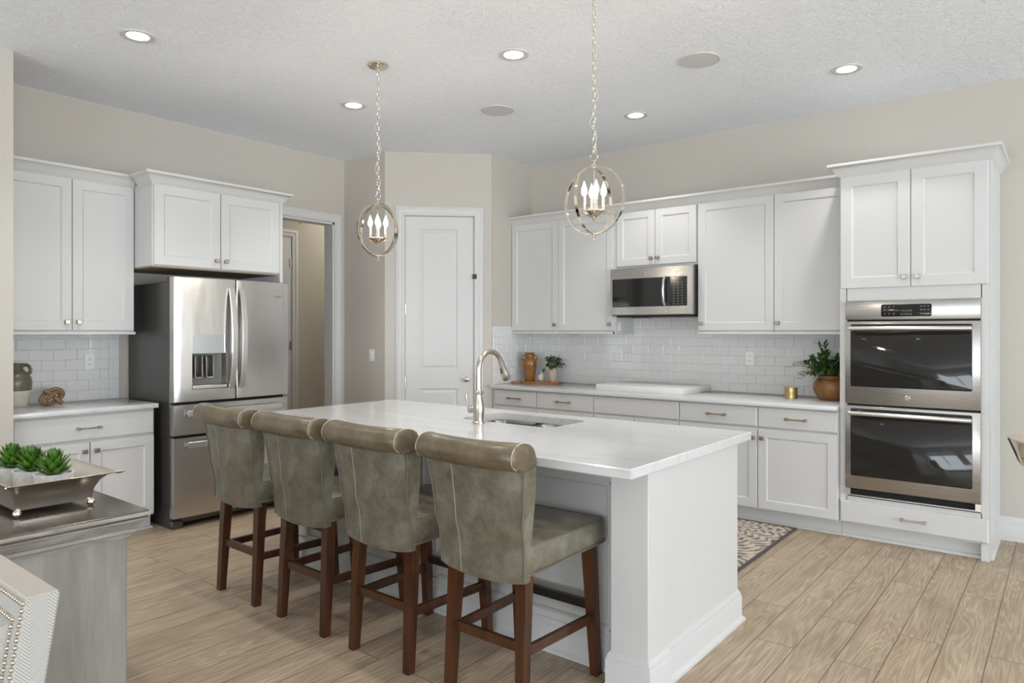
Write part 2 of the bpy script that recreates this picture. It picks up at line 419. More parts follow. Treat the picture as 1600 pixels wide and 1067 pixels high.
for along, hs, c in (('y', EH, XE-.06), ('x', SH, YS+.06)):
    for a0, a1, z0, z1 in hs:
        k += 1; b = MB()
        def bar(p0, p1, q0, q1):
            if along == 'y': b.box(c-.03, c+.03, p0, p1, q0, q1)
            else: b.box(p0, p1, c-.03, c+.03, q0, q1)
        bar(a0, a1, z0, z0+.08); bar(a0, a1, z1-.08, z1); mid = (a0+a1)/2
        for q in (a0+.04, mid, a1-.04): bar(q-.04, q+.04, z0+.08, z1-.08)
        struct(b.build('window_%d' % k, M['trim']))

# baseboards, casings
BASE = [(0, 0), (.016, 0), (.016, .10), (.012, .112), (.014, .12), (.006, .145), (.004, .16), (0, .16)]
def baseboard(name, path, side=1):
    b = MB(); b.sweep(path, BASE, lambda a, c, e: (a, c, e), side=side); return struct(b.build(name, M['trim']))
baseboard('baseboard_right', [(-.372, YW), (XE-.12, YW)])
baseboard('baseboard_return', [(XL, 4.42), (-5.08, 4.42)])
baseboard('baseboard_corner', [(-4.35, 5.14), (-4.35, 5.17)])
baseboard('baseboard_partition', [(-5.033, 1.25), (-5.033, 1.424)])
CAS = [(0, 0), (0, .014), (.006, .020), (.022, .020), (.026, .016), (.05, .015), (.056, .019), (.066, .017), (.076, .011), (.082, .012), (.088, .006), (.088, 0)]
def casing(b, x0, x1, ztop, fn):
    """three-sided casing around an opening; fn(x, out, z)"""
    b.sweep([(x0, 0), (x0, ztop), (x1, ztop), (x1, 0)], CAS, lambda a, c, e: fn(a, e, c), side=-1)
b = MB(); casing(b, OY0, OY1, OZ, lambda x, o, z: (XL+o, x, z))
b.box(XL-.13, XL+.002, OY1-.02, OY1, 0, OZ); b.box(XL-.13, XL+.002, OY0, OY0+.02, 0, OZ); b.box(XL-.13, XL+.002, OY0, OY1, OZ-.02, OZ)
tag(b.build('trim_1', M['trim']), 'white casing around the opening to the hall', kind='structure')
b = MB(); casing(b, DX0-.005, DX1+.005, DZ+.005, lambda x, o, z: (x, -o, z))
b.box(DX0-.006, DX0-.002, -.002, .12, 0, DZ+.004); b.box(DX1+.002, DX1+.006, -.002, .12, 0, DZ+.004); b.box(DX0, DX1, -.002, .12, DZ+.002, DZ+.006)
t1 = b.build('trim_2', M['trim']); t1.location = (-5.08, 4.42, 0); t1.rotation_euler = (0, 0, R(45)); struct(t1, 'white casing around the pantry door')

# pantry door: slab with two raised panels
def panel_door(b, x0, x1, z1, panels, y0, th):
    xs = sorted({x0, x1} | {p[0] for p in panels} | {p[1] for p in panels}); zs = sorted({0.01, z1} | {p[2] for p in panels} | {p[3] for p in panels})
    for i in range(len(xs)-1):
        for j in range(len(zs)-1):
            if any(abs(xs[i]-p[0]) < 1e-6 and abs(zs[j]-p[2]) < 1e-6 for p in panels): continue
            b._add([(xs[i], y0, zs[j]), (xs[i+1], y0, zs[j]), (xs[i+1], y0, zs[j+1]), (xs[i], y0, zs[j+1])], [(0, 1, 2, 3)])
    for p in panels:
        def rect(m, y): return [(p[0]+m, y, p[2]+m), (p[1]-m, y, p[2]+m), (p[1]-m, y, p[3]-m), (p[0]+m, y, p[3]-m)]
        b.loft([rect(0, y0), rect(.012, y0+.009), rect(.022, y0+.009), rect(.040, y0+.002)], True, False, True)
    b._add([(x0, y0, .01), (x0, y0, z1), (x0, y0+th, z1), (x0, y0+th, .01)], [(0, 1, 2, 3)])
    b._add([(x1, y0, .01), (x1, y0, z1), (x1, y0+th, z1), (x1, y0+th, .01)], [(0, 1, 2, 3)])
    b._add([(x0, y0, z1), (x1, y0, z1), (x1, y0+th, z1), (x0, y0+th, z1)], [(0, 1, 2, 3)])
    b._add([(x0, y0+th, .01), (x1, y0+th, .01), (x1, y0+th, z1), (x0, y0+th, z1)], [(0, 1, 2, 3)])
b = MB(); panel_door(b, DX0+.002, DX1-.002, DZ-.002, [(.325, .690, 1.045, 2.395), (.325, .690, .22, .865)], .006, .035)
d1 = b.build('door_1', M['trim'], ang=20); d1.location = (-5.08, 4.42, 0); d1.rotation_euler = (0, 0, R(45)); struct(d1, 'tall white two-panel pantry door on the angled wall')
b = MB(); b.M = Matrix.Translation((.772, .006, .955)) @ Matrix.Rotation(R(90), 4, 'X')
b.lathe([(.032, 0), (.032, .006), (.012, .010), (.011, .03), (.020, .036), (.029, .05), (.026, .064), (.012, .071), (.001, .072)], 20)
b.build('door_knob', M['nickel'], d1)
for z in (.30, .93, 1.62, 2.28):
    b = MB(); b.box(DX0-.008, DX0+.010, -.006, .004, z-.045, z+.045); b.tube([(DX0, -.008, z-.05), (DX0, -.008, z+.05)], .006); b.build('hinge', M['nickel'], d1)
b = MB(); b.box(DX1-.012, DX1+.03, -.022, -.012, 1.915, 1.962, .002); b.box(DX1+.004, DX1+.012, -.022, .006, 1.92, 1.957)
b.build('child_latch', M['iron'], d1)

# hall door with casing, seen through the opening
HD0, HD1 = 3.85, 4.685
b = MB(); casing(b, HD0, HD1, 2.497, lambda x, o, z: (-7.0+o, x, z)); tag(b.build('trim_3', M['trim']), 'white casing of the hall door', kind='structure')
b = MB(); b.M = Matrix.Translation((-7.0, 0, 0)) @ Matrix.Rotation(R(90), 4, 'Z')
panel_door(b, HD0+.004, HD1-.004, 2.493, [(HD0+.13, HD1-.13, 1.045, 2.36), (HD0+.13, HD1-.13, .22, .865)], -.008, .007)
hd = struct(b.build('door_2', M['trim'], ang=20), 'white door in the hall beyond the opening')
b = MB()
for z in (.3, 1.25, 2.2): b.box(-6.995, -6.984, HD1-.03, HD1-.004, z-.05, z+.05)
b.build('hinge', M['nickel'], hd)
b = MB(); b.lathe([(.15, -.0005), (.15, -.02), (.12, -.07), (.05, -.095), (.0001, -.1)], 32)
hl = b.build('hall_ceiling_lamp', plain('lit_opal_glass', (1, 1, 1), .4, emit=((1, .95, .88), 5))); hl.location = (-6.35, 5.7, ZC); tag(hl, 'flush opal ceiling lamp inside the hall', 'ceiling lamp')  # unseen lamp added only to brighten the hall
lit('hall_light', hl, (0, 0, -.25), 24, (1, .95, .88), .12)
b = MB(); b.sweep([(-7.0, 4.78), (-7.0, 6.4)], BASE, lambda a, c, e: (a, c, e)); struct(b.build('baseboard_hall', M['trim']))

# ---------------------------------------------------------------- tiled backsplashes
def tiles(b, u0, u1, z0, z1, tw=.1524, thh=.0762, start=0.0, fn=None):
    g = .0018; row = 0; z = z0
    while z < z1-.004:
        zt = min(z+thh, z1); u = u0-((row % 2)*tw/2+start) % tw
        while u < u1:
            a, c = max(u, u0)+g/2, min(u+tw, u1)-g/2
            if c-a > .004:
                zz0, zz1 = z+g/2, zt-g/2
                if zz1-zz0 > .003:
                    tx, tz = random.uniform(-.0003, .0003), random.uniform(-.0003, .0003); e = .0022
                    o = lambda x, h: .0065+tx*(1 if x > (a+c)/2 else -1)+tz*(1 if h > (zz0+zz1)/2 else -1)
                    top = [(a+e, zz0+e), (c-e, zz0+e), (c-e, zz1-e), (a+e, zz1-e)]
                    bot = [(a, zz0), (c, zz0), (c, zz1), (a, zz1)]
                    b.loft([[fn(x, .001, h) for x, h in bot], [fn(x, .0045, h) for x, h in bot], [fn(x, o(x, h), h) for x, h in top]], True, False, True)
            u += tw
        z += thh; row += 1
def backsplash(wall, fn, u0, u1, z0, z1, start=0.0, edge=False):
    g = MB(); g.loft([[fn(x, 0, h) for x, h in ((u0, z0), (u1, z0), (u1, z1), (u0, z1))], [fn(x, .0025, h) for x, h in ((u0, z0), (u1, z0), (u1, z1), (u0, z1))]])
    ob = g.build('tile_backsplash', M['grout'], wall, smooth=False)
    t = MB()
    if edge: tiles(t, u1-.0762, u1, z0, z1, .0762, .1524, 0, fn); u1 -= .0762
    tiles(t, u0, u1, z0, z1, start=start, fn=fn)
    t.build('glazed_tiles', M['tile'], ob, ang=12)
ZB = .90
backsplash(WALL_R, lambda u, o, z: (u, YW-o, z), -4.349, -1.24, ZB, 1.60, .04)
backsplash(WALL_C, lambda u, o, z: (-4.35+o, u, z), 5.142, YW-.006, ZB, 1.459, .1)
backsplash(WALL_L, lambda u, o, z: (XL+o, u, z), 1.424, 2.294, ZB, 1.395, .03, True)

# ================================================================ CABINETS (local: x along the wall, y = 0 at the wall, -y into the room)
def front(x0, x1, z0, z1, yf, name, parent, flat=False, th=.02, stile=.062, m='white'):
    """shaker door / slab drawer front, outer face at y = yf"""
    b = MB(); e = .0035
    def rc(m, y): return [(x0+m, y, z0+m), (x1-m, y, z0+m), (x1-m, y, z1-m), (x0+m, y, z1-m)]
    if flat: b.loft([rc(0, yf+th), rc(0, yf+.006), rc(.008, yf), rc(.016, yf)], True, True, True)
    else: b.loft([rc(0, yf+th), rc(0, yf+e), rc(e, yf), rc(stile, yf), rc(stile+.004, yf+.005), rc(stile+.009, yf+.0085), rc(stile+.010, yf+.0085)], True, True, True)
    return b.build(name, M[m], parent, ang=18)
def knob(x, z, yf, parent, m='pewter'):
    b = MB(); b.box(x-.015, x+.015, yf-.028, yf-.017, z-.015, z+.015, .0025); b.box(x-.007, x+.007, yf-.02, yf, z-.007, z+.007); b.box(x-.012, x+.012, yf-.004, yf, z-.012, z+.012)
    return b.build('knob', M[m], parent)
def pull(x, z, yf, parent, m='bronze', L=.128):
    b = MB(); h = L/2
    b.box(x-h, x+h, yf-.034, yf-.025, z-.005, z+.005, .0015)
    for s in (-1, 1):
        b.box(x+s*h-.009, x+s*h+.009, yf-.037, yf-.022, z-.009, z+.009, .002); b.box(x+s*h-.006, x+s*h+.006, yf-.024, yf, z-.006, z+.006)
        b.box(x+s*h-.009, x+s*h+.009, yf-.004, yf, z-.009, z+.009)
    return b.build('pull_handle', M[m], parent)
CROWN = [(0, 0), (.004, 0), (.008, .012), (.014, .016), (.022, .03), (.036, .05), (.052, .064), (.064, .068), (.066, .074), (.066, .086), (0, .086)]
def crown(path, z, parent):
    b = MB(); b.sweep(path, CROWN, lambda a, c, e: (a, c, z+e)); return b.build('crown_moulding', M['white'], parent)

# --- uppers on the range wall
UF = -.347        # door face y
UG = 'white wall cabinets above the range counter'
def upper(name, label, x0, x1, z0, z1, doors, rail=True, rpath=None, cpath=None, group=UG):
    t = thing(name, label, 'cabinet', (x0, YW, 0), 0, group); w = x1-x0
    b = MB(); b.box(.0005, w-.0005, UF+.02, -.002, z0, z1, .001); b.build('carcass', M['white'], t)
    for i, (a, c, ks) in enumerate(doors):
        d = front(a+.002, c-.002, z0+.018, z1-.014, UF, 'door', t)
        if ks: knob(a+.032 if ks == 'l' else c-.032, z0+.075, UF, d)
    if rail:
        b = MB(); b.box(0, w, UF-.004, UF+.02, z0-.012, z0+.010, .003)
        if rpath: b.box(w-.02, w+.004, UF-.004, -.004, z0-.012, z0+.010, .003)
        b.build('light_rail', M['white'], t)
    crown(cpath or [(0, UF+.012), (w, UF+.012)], z1-.022, t)
    return t
ZU0, ZU1 = 1.40, 2.475
upper('upper_cabinet', 'white single-door wall cabinet in the corner above the brown vase', -4.348, -3.787, ZU0, ZU1, [(0, .561, 'r')])
upper('upper_cabinet', 'white single-door wall cabinet beside the microwave, next to the corner cabinet', -3.787, -3.166, ZU0, ZU1, [(0, .60, 'r')], rpath=True)
upper('upper_cabinet', 'short white two-door cabinet directly above the microwave', -3.166, -2.389, 1.965, ZU1, [(.012, .3885, 'r'), (.3885, .765, 'l')], rail=False)
upper('upper_cabinet', 'white single-door wall cabinet beside the microwave, on the oven side', -2.389, -1.773, ZU0, ZU1, [(0, .616, 'l')])
upper('upper_cabinet', 'white single-door wall cabinet tight against the tall oven cabinet', -1.773, -1.236, ZU0, ZU1, [(0, .535, 'l')])

# --- base units on the range wall
BF = -.655        # door face
BG = 'white base cabinets under the range counter'
def base_unit(label, x0, x1, fronts, drawer_pull=True, doors=(), pm='bronze'):
    t = thing('base_cabinet', label, 'cabinet', (x0, YW, 0), 0, BG); w = x1-x0
    b = MB(); b.box(.0005, w-.0005, BF+.02, -.002, .105, .865, .001); b.box(0, w, BF+.085, -.002, 0, .105); b.build('carcass', M['white'], t)
    for a, c, p in fronts:
        d = front(a+.0025, c-.0025, .712, .856, BF, 'drawer', t, flat=True)
        if p: pull((a+c)/2, .784, BF, d, pm)
    for a, c, ks in doors:
        d = front(a+.0025, c-.0025, .115, .700, BF, 'door', t)
        if ks: knob(a+.034 if ks == 'l' else c-.034, .632, BF, d)
    b = MB(); b.sweep([(0, BF+.085), (w, BF+.085)], [(0, 0), (.014, 0), (.013, .010), (.007, .016), (0, .018)], lambda a, c, e: (a, c, e)); b.build('shoe_moulding', M['white'], t)
    return t
base_unit('white base cabinet in the corner behind the faucet', -4.347, -3.815, [(.03, .532, 1)], doors=[(.03, .532, 'r')])
base_unit('white base cabinet between the corner cabinet and the cooktop cabinet', -3.815, -3.205, [(0, .61, 1)], doors=[(0, .61, 'r')])
base_unit('wide white base cabinet with plain front under the covered cooktop', -3.205, -2.41, [(0, .795, 0)], doors=[(0, .3975, 'r'), (.3975, .795, 'l')])
base_unit('white base cabinet half hidden by the island end', -2.41, -1.79, [(0, .62, 1)], doors=[(0, .62, 'r')])
base_unit('white base cabinet beside the oven cabinet, below the gold candle', -1.79, -1.236, [(0, .548, 1)], doors=[(0, .548, 'l')])

b = MB(); b.box(-4.348, -1.237, YW-.690, YW-.003, .868, .90, .003, 2)
tag(b.build('range_countertop', M['quartz']), 'long white quartz countertop along the range wall', 'countertop')

# --- tall oven cabinet
TX0, TX1, TF = -1.234, -.380, -.647
t = thing('oven_cabinet', 'tall white cabinet housing the double wall oven', 'cabinet', (TX0, YW, 0)); w = TX1-TX0
b = MB(); yb = TF+.02
b.box(0, .048, yb, -.002, .105, 2.49, .002); b.box(w-.048, w, yb, -.002, .0, 2.49, .002)
b.box(.04, w-.04, yb, -.002, 1.616, 2.49, .001); b.box(.04, w-.04, yb, -.002, .105, .292, .001); b.box(.04, w-.04, -.03, -.002, .2, 1.7)
b.box(0, w-.01, TF+.085, -.002, 0, .105)
b.build('carcass', M['white'], t)
for a, c, ks in ((.008, .428, 'r'), (.432, w-.008, 'l')):
    d = front(a, c, 1.702, 2.462, TF, 'door', t, stile=.07); knob(c-.036 if ks == 'r' else a+.036, 1.765, TF, d)
d = front(.006, w-.006, .115, .262, TF, 'drawer', t, flat=True); pull(w/2+.02, .188, TF, d, 'nickel')
crown([(0, -.415), (0, TF+.012), (w, TF+.012), (w, -.002)], 2.462, t)
b = MB(); b.sweep([(.0, TF+.085), (w, TF+.085), (w, -.002)], [(0, 0), (.016, 0), (.015, .012), (.008, .02), (0, .022)], lambda a, c, e: (a, c, e)); b.build('shoe_moulding', M['white'], t)
b = MB(); b.box(w, w+.006, TF+.02, -.004, .02, 2.46); b.box(w+.004, w+.012, TF+.30, -.004, .02, 2.46); b.build('side_panel', M['white'], t)

# --- double wall oven
def text(s, size, loc, parent, m, name, rot=(PI/2, 0, 0), ext=.0006, align='CENTER'):
    c = bpy.data.curves.new(name, 'FONT'); c.body = s; c.size = size; c.extrude = ext; c.align_x = align; c.align_y = 'CENTER'
    o = bpy.data.objects.new(name, c); COL.objects.link(o)
    dg = bpy.context.evaluated_depsgraph_get(); me = bpy.data.meshes.new_from_object(o.evaluated_get(dg))
    bpy.data.objects.remove(o); me.materials.clear(); me.materials.append(m)
    q = bpy.data.objects.new(name, me); COL.objects.link(q); q.location = loc; q.rotation_euler = rot; q.parent = parent
    return q
def badge(x, z, yf, parent, r=.016):
    b = MB(); b.M = Matrix.Translation((x, yf, z)) @ Matrix.Rotation(R(90), 4, 'X'); b.lathe([(r, 0), (r, .003), (r*.9, .0045), (.0001, .0045)], 24)
    o = b.build('round_emblem', M['chrome'], parent)
    b = MB()
    b.tube([(x+r*.68*math.cos(a), yf-.0052, z+r*.68*math.sin(a)) for a in [2*PI*i/24 for i in range(24)]], r*.08, 6, True)
    for s0, cx in ((1, -.26), (-1, .26)):
        b.tube([(x+r*(cx+s0*.24*math.cos(a)*(1-i*.02)), yf-.0052, z+r*.30*math.sin(a)) for i, a in enumerate([R(30+15*j) for j in range(20)])], r*.085, 6)
    b.build('emblem_script', M['iron'], o)
OVX0, OVX1, OVF = -1.192, -.424, -.668
ov = thing('double_oven', 'stainless steel double wall oven with black glass doors', 'oven', ((OVX0+OVX1)/2, YW, 0)); ow = (OVX1-OVX0)/2
b = MB(); b.box(-ow+.012, ow-.012, -.62, -.04, .305, 1.605, .003); b.build('oven_body', M['cavity'], ov)
b = MB(); b.box(-ow, ow, OVF+.006, -.629, 1.488, 1.614, .005, 2); cp = b.build('control_panel', M['steel'], ov)
def slab_rr(x0, x1, z0, z1, r, y0, y1, e=.002):
    b = MB(); rings = []
    for m, y in ((0, y0), (0, y1+e), (e, y1)): rings.append([(a, y, c) for a, c in rrect(x0+m, x1-m, z0+m, z1-m, r)])
    b.loft(rings); return b
slab_rr(-.165, .125, 1.508, 1.588, .012, OVF+.01, OVF+.0035).build('key_panel', M['panelblack'], cp)
kp = MB(); random.seed(3)
for gx in (-.142, -.116, -.090, .066, .086, .106):
    for gz in (1.572, 1.551, 1.526):
        ww = random.uniform(.004, .007); kp.box(gx-ww, gx+ww, OVF+.0029, OVF+.0036, gz-.0018, gz+.0018)
kp.build('key_legend', M['legend'], cp)
text('1 2 3 4 5', .017, (-.018, OVF+.003, 1.545), cp, M['legend'], 'number_keys'); text('6 7 8 9 0', .017, (-.018, OVF+.003, 1.523), cp, M['legend'], 'number_keys')
def oven_door(z0, z1, em):
    b = MB(); b.box(-ow, ow, OVF, OVF+.039, z0, z1, .004, 2); d = b.build('oven_door', M['steel'], ov)
    gl = slab_rr(-ow+.034, ow-.042, z0+(.115 if em else .085), z1-.018, .012, OVF+.004, OVF-.0012); g = gl.build('door_glass', M['glassblack'], d)
    b = MB()
    zc = z1-.047; b.tube([(-ow+.036, OVF-.052, zc), (-ow+.05, OVF-.056, zc), (ow-.058, OVF-.056, zc), (ow-.044, OVF-.052, zc)], .0145, 14)
    for s in (-ow+.055, ow-.063): b.tube([(s, OVF-.056, zc), (s, OVF, zc)], .009, 10)
    b.build('handle_bar', M['handle'], d)
    if em: badge(-.012, z0+.055, OVF, d)
oven_door(.925, 1.478, True); oven_door(.355, .913, False)
b = MB(); b.box(-ow+.015, ow-.015, OVF+.02, OVF+.05, .905, 1.495); b.build('seam_gap', M['cavity'], ov)
b = MB(); b.box(-ow, ow, OVF+.022, OVF+.04, .303, .309)
b.box(-ow, -ow+.03, OVF+.018, OVF+.04, .305, .35); b.box(ow-.03, ow, OVF+.018, OVF+.04, .305, .35); b.build('vent_trim', M['handle'], ov)

# --- microwave
MX0, MX1, MF = -3.166+.006, -2.389-.004, -.437
mw = thing('microwave', 'stainless over-the-range microwave with black glass door', 'microwave', ((MX0+MX1)/2, YW, 0)); mh = (MX1-MX0)/2
Z0, Z1 = 1.548, 1.955
b = MB(); b.box(-mh, mh, MF+.03, -.004, Z0, Z1-.002, .003); b.build('microwave_body', M['dark'], mw)
b = MB(); b.box(-mh+.03, mh-.02, MF+.06, -.06, Z0-.014, Z0+.002, .003); b.box(-mh+.16, -mh+.3, MF+.10, MF+.2, Z0-.02, Z0-.012, .002); b.build('vent_base', M['dark'], mw)
sx = mh-.205
def bowed(x0, x1, z0, z1, yf, name, m, parent, bow=.014, th=.04, half=None):
    b = MB(); n = 16; h = half or max(abs(x0), abs(x1)); rings = []
    for i in range(n+1):
        x = x0+(x1-x0)*i/n; y = yf-bow*(1-(x/h)**2)
        rings.append([(x, yf+th, z0), (x, y+.004, z0), (x, y, z0+.004), (x, y, z1-.004), (x, y+.004, z1), (x, yf+th, z1)])
    b.loft(rings); return b.build(name, m, parent)
md = bowed(-mh, sx-.001, Z0+.004, Z1, MF, 'microwave_door', M['steel'], mw, half=mh)
mc = bowed(sx+.001, mh, Z0+.004, Z1, MF, 'control_column', M['steel'], mw, half=mh)
bowed(-mh+.022, sx+.018-.03, Z0+.072, Z1-.088, MF-.0022, 'door_glass', M['glassblack'], md, th=.002, half=mh)
bowed(sx+.004, mh-.045, Z0+.072, Z1-.088, MF-.0022, 'key_panel', M['panelblack'], mc, th=.002, half=mh)
b = MB()
for i, gz in enumerate([Z0+.092+.0215*j for j in range(9)]):
    for gx in (sx+.045, sx+.082, sx+.118):
        y = MF-.014*(1-(gx/mh)**2)-.0028; b.box(gx-.005, gx+.005, y, y+.0012, gz-.002, gz+.002)
b.build('key_legend', M['legend'], mc)
b = MB(); hx = sx-.028; yy = MF-.014*(1-(hx/mh)**2)
b.tube([(hx, yy-.012, Z0+.085), (hx, yy-.036, Z0+.11), (hx, yy-.047, (Z0+Z1)/2), (hx, yy-.036, Z1-.115), (hx, yy-.012, Z1-.09)], .0145, 10, flat=(1.0, .75)); b.build('door_handle', M['handle'], md)
b = MB(); b.box(hx+.014, hx+.040, yy-.006, yy-.002, Z0+.075, Z1-.09); b.build('grip_recess', M['dark'], md)
badge(-.055, Z1-.045, MF-.0135, md, .013)

# --- cooktop cover slab
cv = MB(); cv.box(-3.225, -2.42, YW-.572, YW-.045, .90, .952, .003, 2)
tag(cv.build('cooktop_cover', m_pot('whitewashed_cover', (.68, .66, .64), (.74, .73, .71), .5, 6)), 'thick whitewashed board lying over the cooktop on the long counter', 'cooktop cover')

# --- left wall: local x -> +Y, y -> -X
LR = R(90)
LU = -.347
y0, y1 = 1.430, 2.262
t = thing('upper_cabinet', 'white two-door wall cabinet above the jug and the wooden knot', 'cabinet', (XL, y0, 0), LR); w = y1-y0
b = MB(); b.box(0, w-.001, LU+.02, -.002, ZU0, 2.475, .001); b.build('carcass', M['white'], t)
for a, c, ks in ((.004, .422, 'r'), (.426, w-.004, 'l')):
    d = front(a, c, ZU0+.018, 2.458, LU, 'door', t); knob(c-.034 if ks == 'r' else a+.034, ZU0+.075, LU, d, 'nickel')
b = MB(); b.box(0, w+.006, LU-.004, LU+.02, ZU0-.012, ZU0+.01, .003); b.build('light_rail', M['white'], t)
crown([(0, LU+.012), (w-.002, LU+.012)], 2.455, t)
# fridge cabinet
y0, y1 = 2.264, 3.302; FF = -.637
t = thing('fridge_cabinet', 'deep white two-door cabinet above the refrigerator', 'cabinet', (XL, y0, 0), LR); w = y1-y0
b = MB(); b.box(0, w-.026, FF+.02, -.002, 1.878, 2.475, .002); b.build('carcass', M['white'], t)
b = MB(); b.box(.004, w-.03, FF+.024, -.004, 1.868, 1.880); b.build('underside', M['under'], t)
b = MB(); b.box(w-.026, w, FF+.0, -.002, .0, 2.475, .002); b.build('side_panel', M['white'], t)
for a, c, ks in ((.010, .501, 'r'), (.507, w-.028, 'l')):
    d = front(a, c, 1.885, 2.458, FF, 'door', t, stile=.066); knob(c-.034 if ks == 'r' else a+.034, 1.945, FF, d, 'nickel')
crown([(0, -.415), (0, FF+.012), (w, FF+.012), (w, -.01)], 2.455, t)
# base
y0, y1 = 1.430, 2.297; LB = -.592
t = thing('base_cabinet', 'white base cabinet with one wide drawer and two doors beside the refrigerator', 'cabinet', (XL, y0, 0), LR); w = y1-y0
b = MB(); b.box(0, w, LB+.02, -.002, .105, .865, .001); b.box(0, w, LB+.075, -.002, 0, .105); b.build('carcass', M['white'], t)
d = front(.012, w-.006, .690, .850, LB, 'drawer', t, flat=True); pull(.435, .770, LB, d, 'nickel', .13)
for a, c, ks in ((.006, .443, 'r'), (.449, w-.006, 'l')):
    d = front(a, c, .118, .672, LB, 'door', t); knob(c-.034 if ks == 'r' else a+.034, .615, LB, d)
b = MB(); b.sweep([(0, LB+.075), (w, LB+.075), (w, -.002)], [(0, 0), (.014, 0), (.013, .01), (.007, .016), (0, .018)], lambda a, c, e: (a, c, e)); b.build('shoe_moulding', M['white'], t)
b = MB(); b.box(XL+.003, XL+.617, 1.428, 2.312, .868, .90, .003, 2)
tag(b.build('coffee_countertop', M['quartz']), 'short white quartz countertop beside the refrigerator', 'countertop')

# --- refrigerator (local like the left wall)
fy0, fy1 = 2.352, 3.272
fr = thing('refrigerator', 'stainless french-door refrigerator with water dispenser and two lower drawers', 'refrigerator', (XL, fy0, 0), LR); w = fy1-fy0
BFR = -.685; DF = -.757
b = MB(); b.box(.004, w-.004, BFR, -.02, .03, 1.765, .004); b.box(.006, .09, BFR-.03, -.1, 0, .055, .006); b.box(w-.09, w-.006, BFR-.03, -.1, 0, .055, .006)
b.build('fridge_body', M['steel_dark'], fr)
b = MB(); b.box(.1, w-.1, BFR+.03, BFR+.06, .01, .075); b.build('toe_grille', M['cavity'], fr)
def fdoor(name, x0, x1, z0, z1, bow=.016, hole=None):
    n = 18; b = MB(); c = w/2
    xs = [x0+(x1-x0)*i/n for i in range(n+1)]
    if hole: xs = sorted(xs+[hole[0], hole[1]])
    yf = lambda x: DF-bow*(1-((x-c)/c)**2)
    zs = [z0, z0+.004]+([hole[2], hole[3]] if hole else [])+[z1-.004, z1]
    P = lambda x, z: (x, yf(x)+(.005 if z in (z0, z1) else 0)+(.004 if x in (x0, x1) else 0), z)
    for i in range(len(xs)-1):
        for j in range(len(zs)-1):
            if hole and xs[i] >= hole[0]-1e-6 and xs[i+1] <= hole[1]+1e-6 and zs[j] >= hole[2]-1e-6 and zs[j+1] <= hole[3]+1e-6: continue
            b._add([P(xs[i], zs[j]), P(xs[i+1], zs[j]), P(xs[i+1], zs[j+1]), P(xs[i], zs[j+1])], [(0, 1, 2, 3)])
    for za in (z0, z1):
        for i in range(len(xs)-1):
            b._add([P(xs[i], za), P(xs[i+1], za), (xs[i+1], BFR-.004, za), (xs[i], BFR-.004, za)], [(0, 1, 2, 3)])
    for xa in (x0, x1):
        for j in range(len(zs)-1): b._add([P(xa, zs[j]), P(xa, zs[j+1]), (xa, BFR-.004, zs[j+1]), (xa, BFR-.004, zs[j])], [(0, 1, 2, 3)])
    if hole:
        h0, h1, q0, q1 = hole; dp = DF+.055
        rim = lambda y: [(h0, y(h0), q0), (h1, y(h1), q0), (h1, y(h1), q1), (h0, y(h0), q1)]
        b.loft([rim(yf), rim(lambda x: DF+.02)], True, False, False)
    bmesh.ops.remove_doubles(b.bm, verts=list(b.bm.verts), dist=1e-5)
    return b.build(name, M['steelv'], fr, ang=25), yf
HX = (.128, .400, .992, 1.385)
dl, yf = fdoor('fridge_door', .003, w/2-.006, .905, 1.800, hole=HX)
dr, yf = fdoor('fridge_door', w/2+.006, w-.003, .905, 1.800)
# dispenser
b = MB(); h0, h1, q0, q1 = HX
b.loft([[(h0, DF+.02, q0), (h1, DF+.02, q0), (h1, DF+.02, q1), (h0, DF+.02, q1)], [(h0+.012, DF+.062, q0+.03), (h1-.012, DF+.062, q0+.03), (h1-.012, DF+.062, q1), (h0+.012, DF+.062, q1)]], True, False, True)
dn = b.build('dispenser_niche', plain('dispenser_grey', (.20, .195, .185), .35, metal=.5), dl, ang=20)
b = MB(); n = 8; rings = []
for i in range(n+1):
    x = h0+(h1-h0)*i/n; rings.append([(x, yf(x)+.03, 1.252), (x, yf(x)-.001, 1.252), (x, yf(x)-.001, q1), (x, yf(x)+.03, q1)])
b.loft(rings); b.build('display_panel', plain('mirrored_display', (.60, .65, .68), .06, metal=.95), dl)
b = MB(); b.box(h0+.004, h1-.004, DF-.008, DF+.05, q0+.002, q0+.028, .004); b.build('drip_tray', M['handle'], dl)
for px in (.185, .270):
    b = MB(); b.box(px-.026, px+.026, DF+.012, DF+.03, 1.075, 1.235, .006, 2); pd = b.build('dispenser_paddle', M['dark'], dl)
    b = MB(); b.tube([(px-.027, DF+.012, 1.23), (px-.027, DF+.010, 1.085), (px-.02, DF+.010, 1.076), (px+.02, DF+.010, 1.076), (px+.027, DF+.010, 1.085), (px+.027, DF+.012, 1.23)], .004, 6); b.build('chrome_edge', M['chrome'], pd)
def arch_handle(x, z0, z1, parent, out=.062):
    b = MB(); pts = []
    for i in range(17):
        u = i/16; pts.append((x, yf(x)-.012-out*max(0,math.sin(PI*u))**.8*.75, z0+(z1-z0)*u))
    rings = []
    for p in pts: rings.append([(p[0]-.021, p[1]+.010, p[2]), (p[0]-.021, p[1]-.006, p[2]), (p[0]-.019, p[1]-.008, p[2]), (p[0]+.019, p[1]-.008, p[2]), (p[0]+.021, p[1]-.006, p[2]), (p[0]+.021, p[1]+.010, p[2])])
    b.loft(rings)
    for z in (z0+.03, z1-.03): b.box(x-.012, x+.012, yf(x)-.02, yf(x)+.002, z-.022, z+.022, .003)
    return b.build('door_handle', M['handle'], parent)
arch_handle(w/2-.040, .985, 1.735, dl); arch_handle(w/2+.040, .985, 1.735, dr)
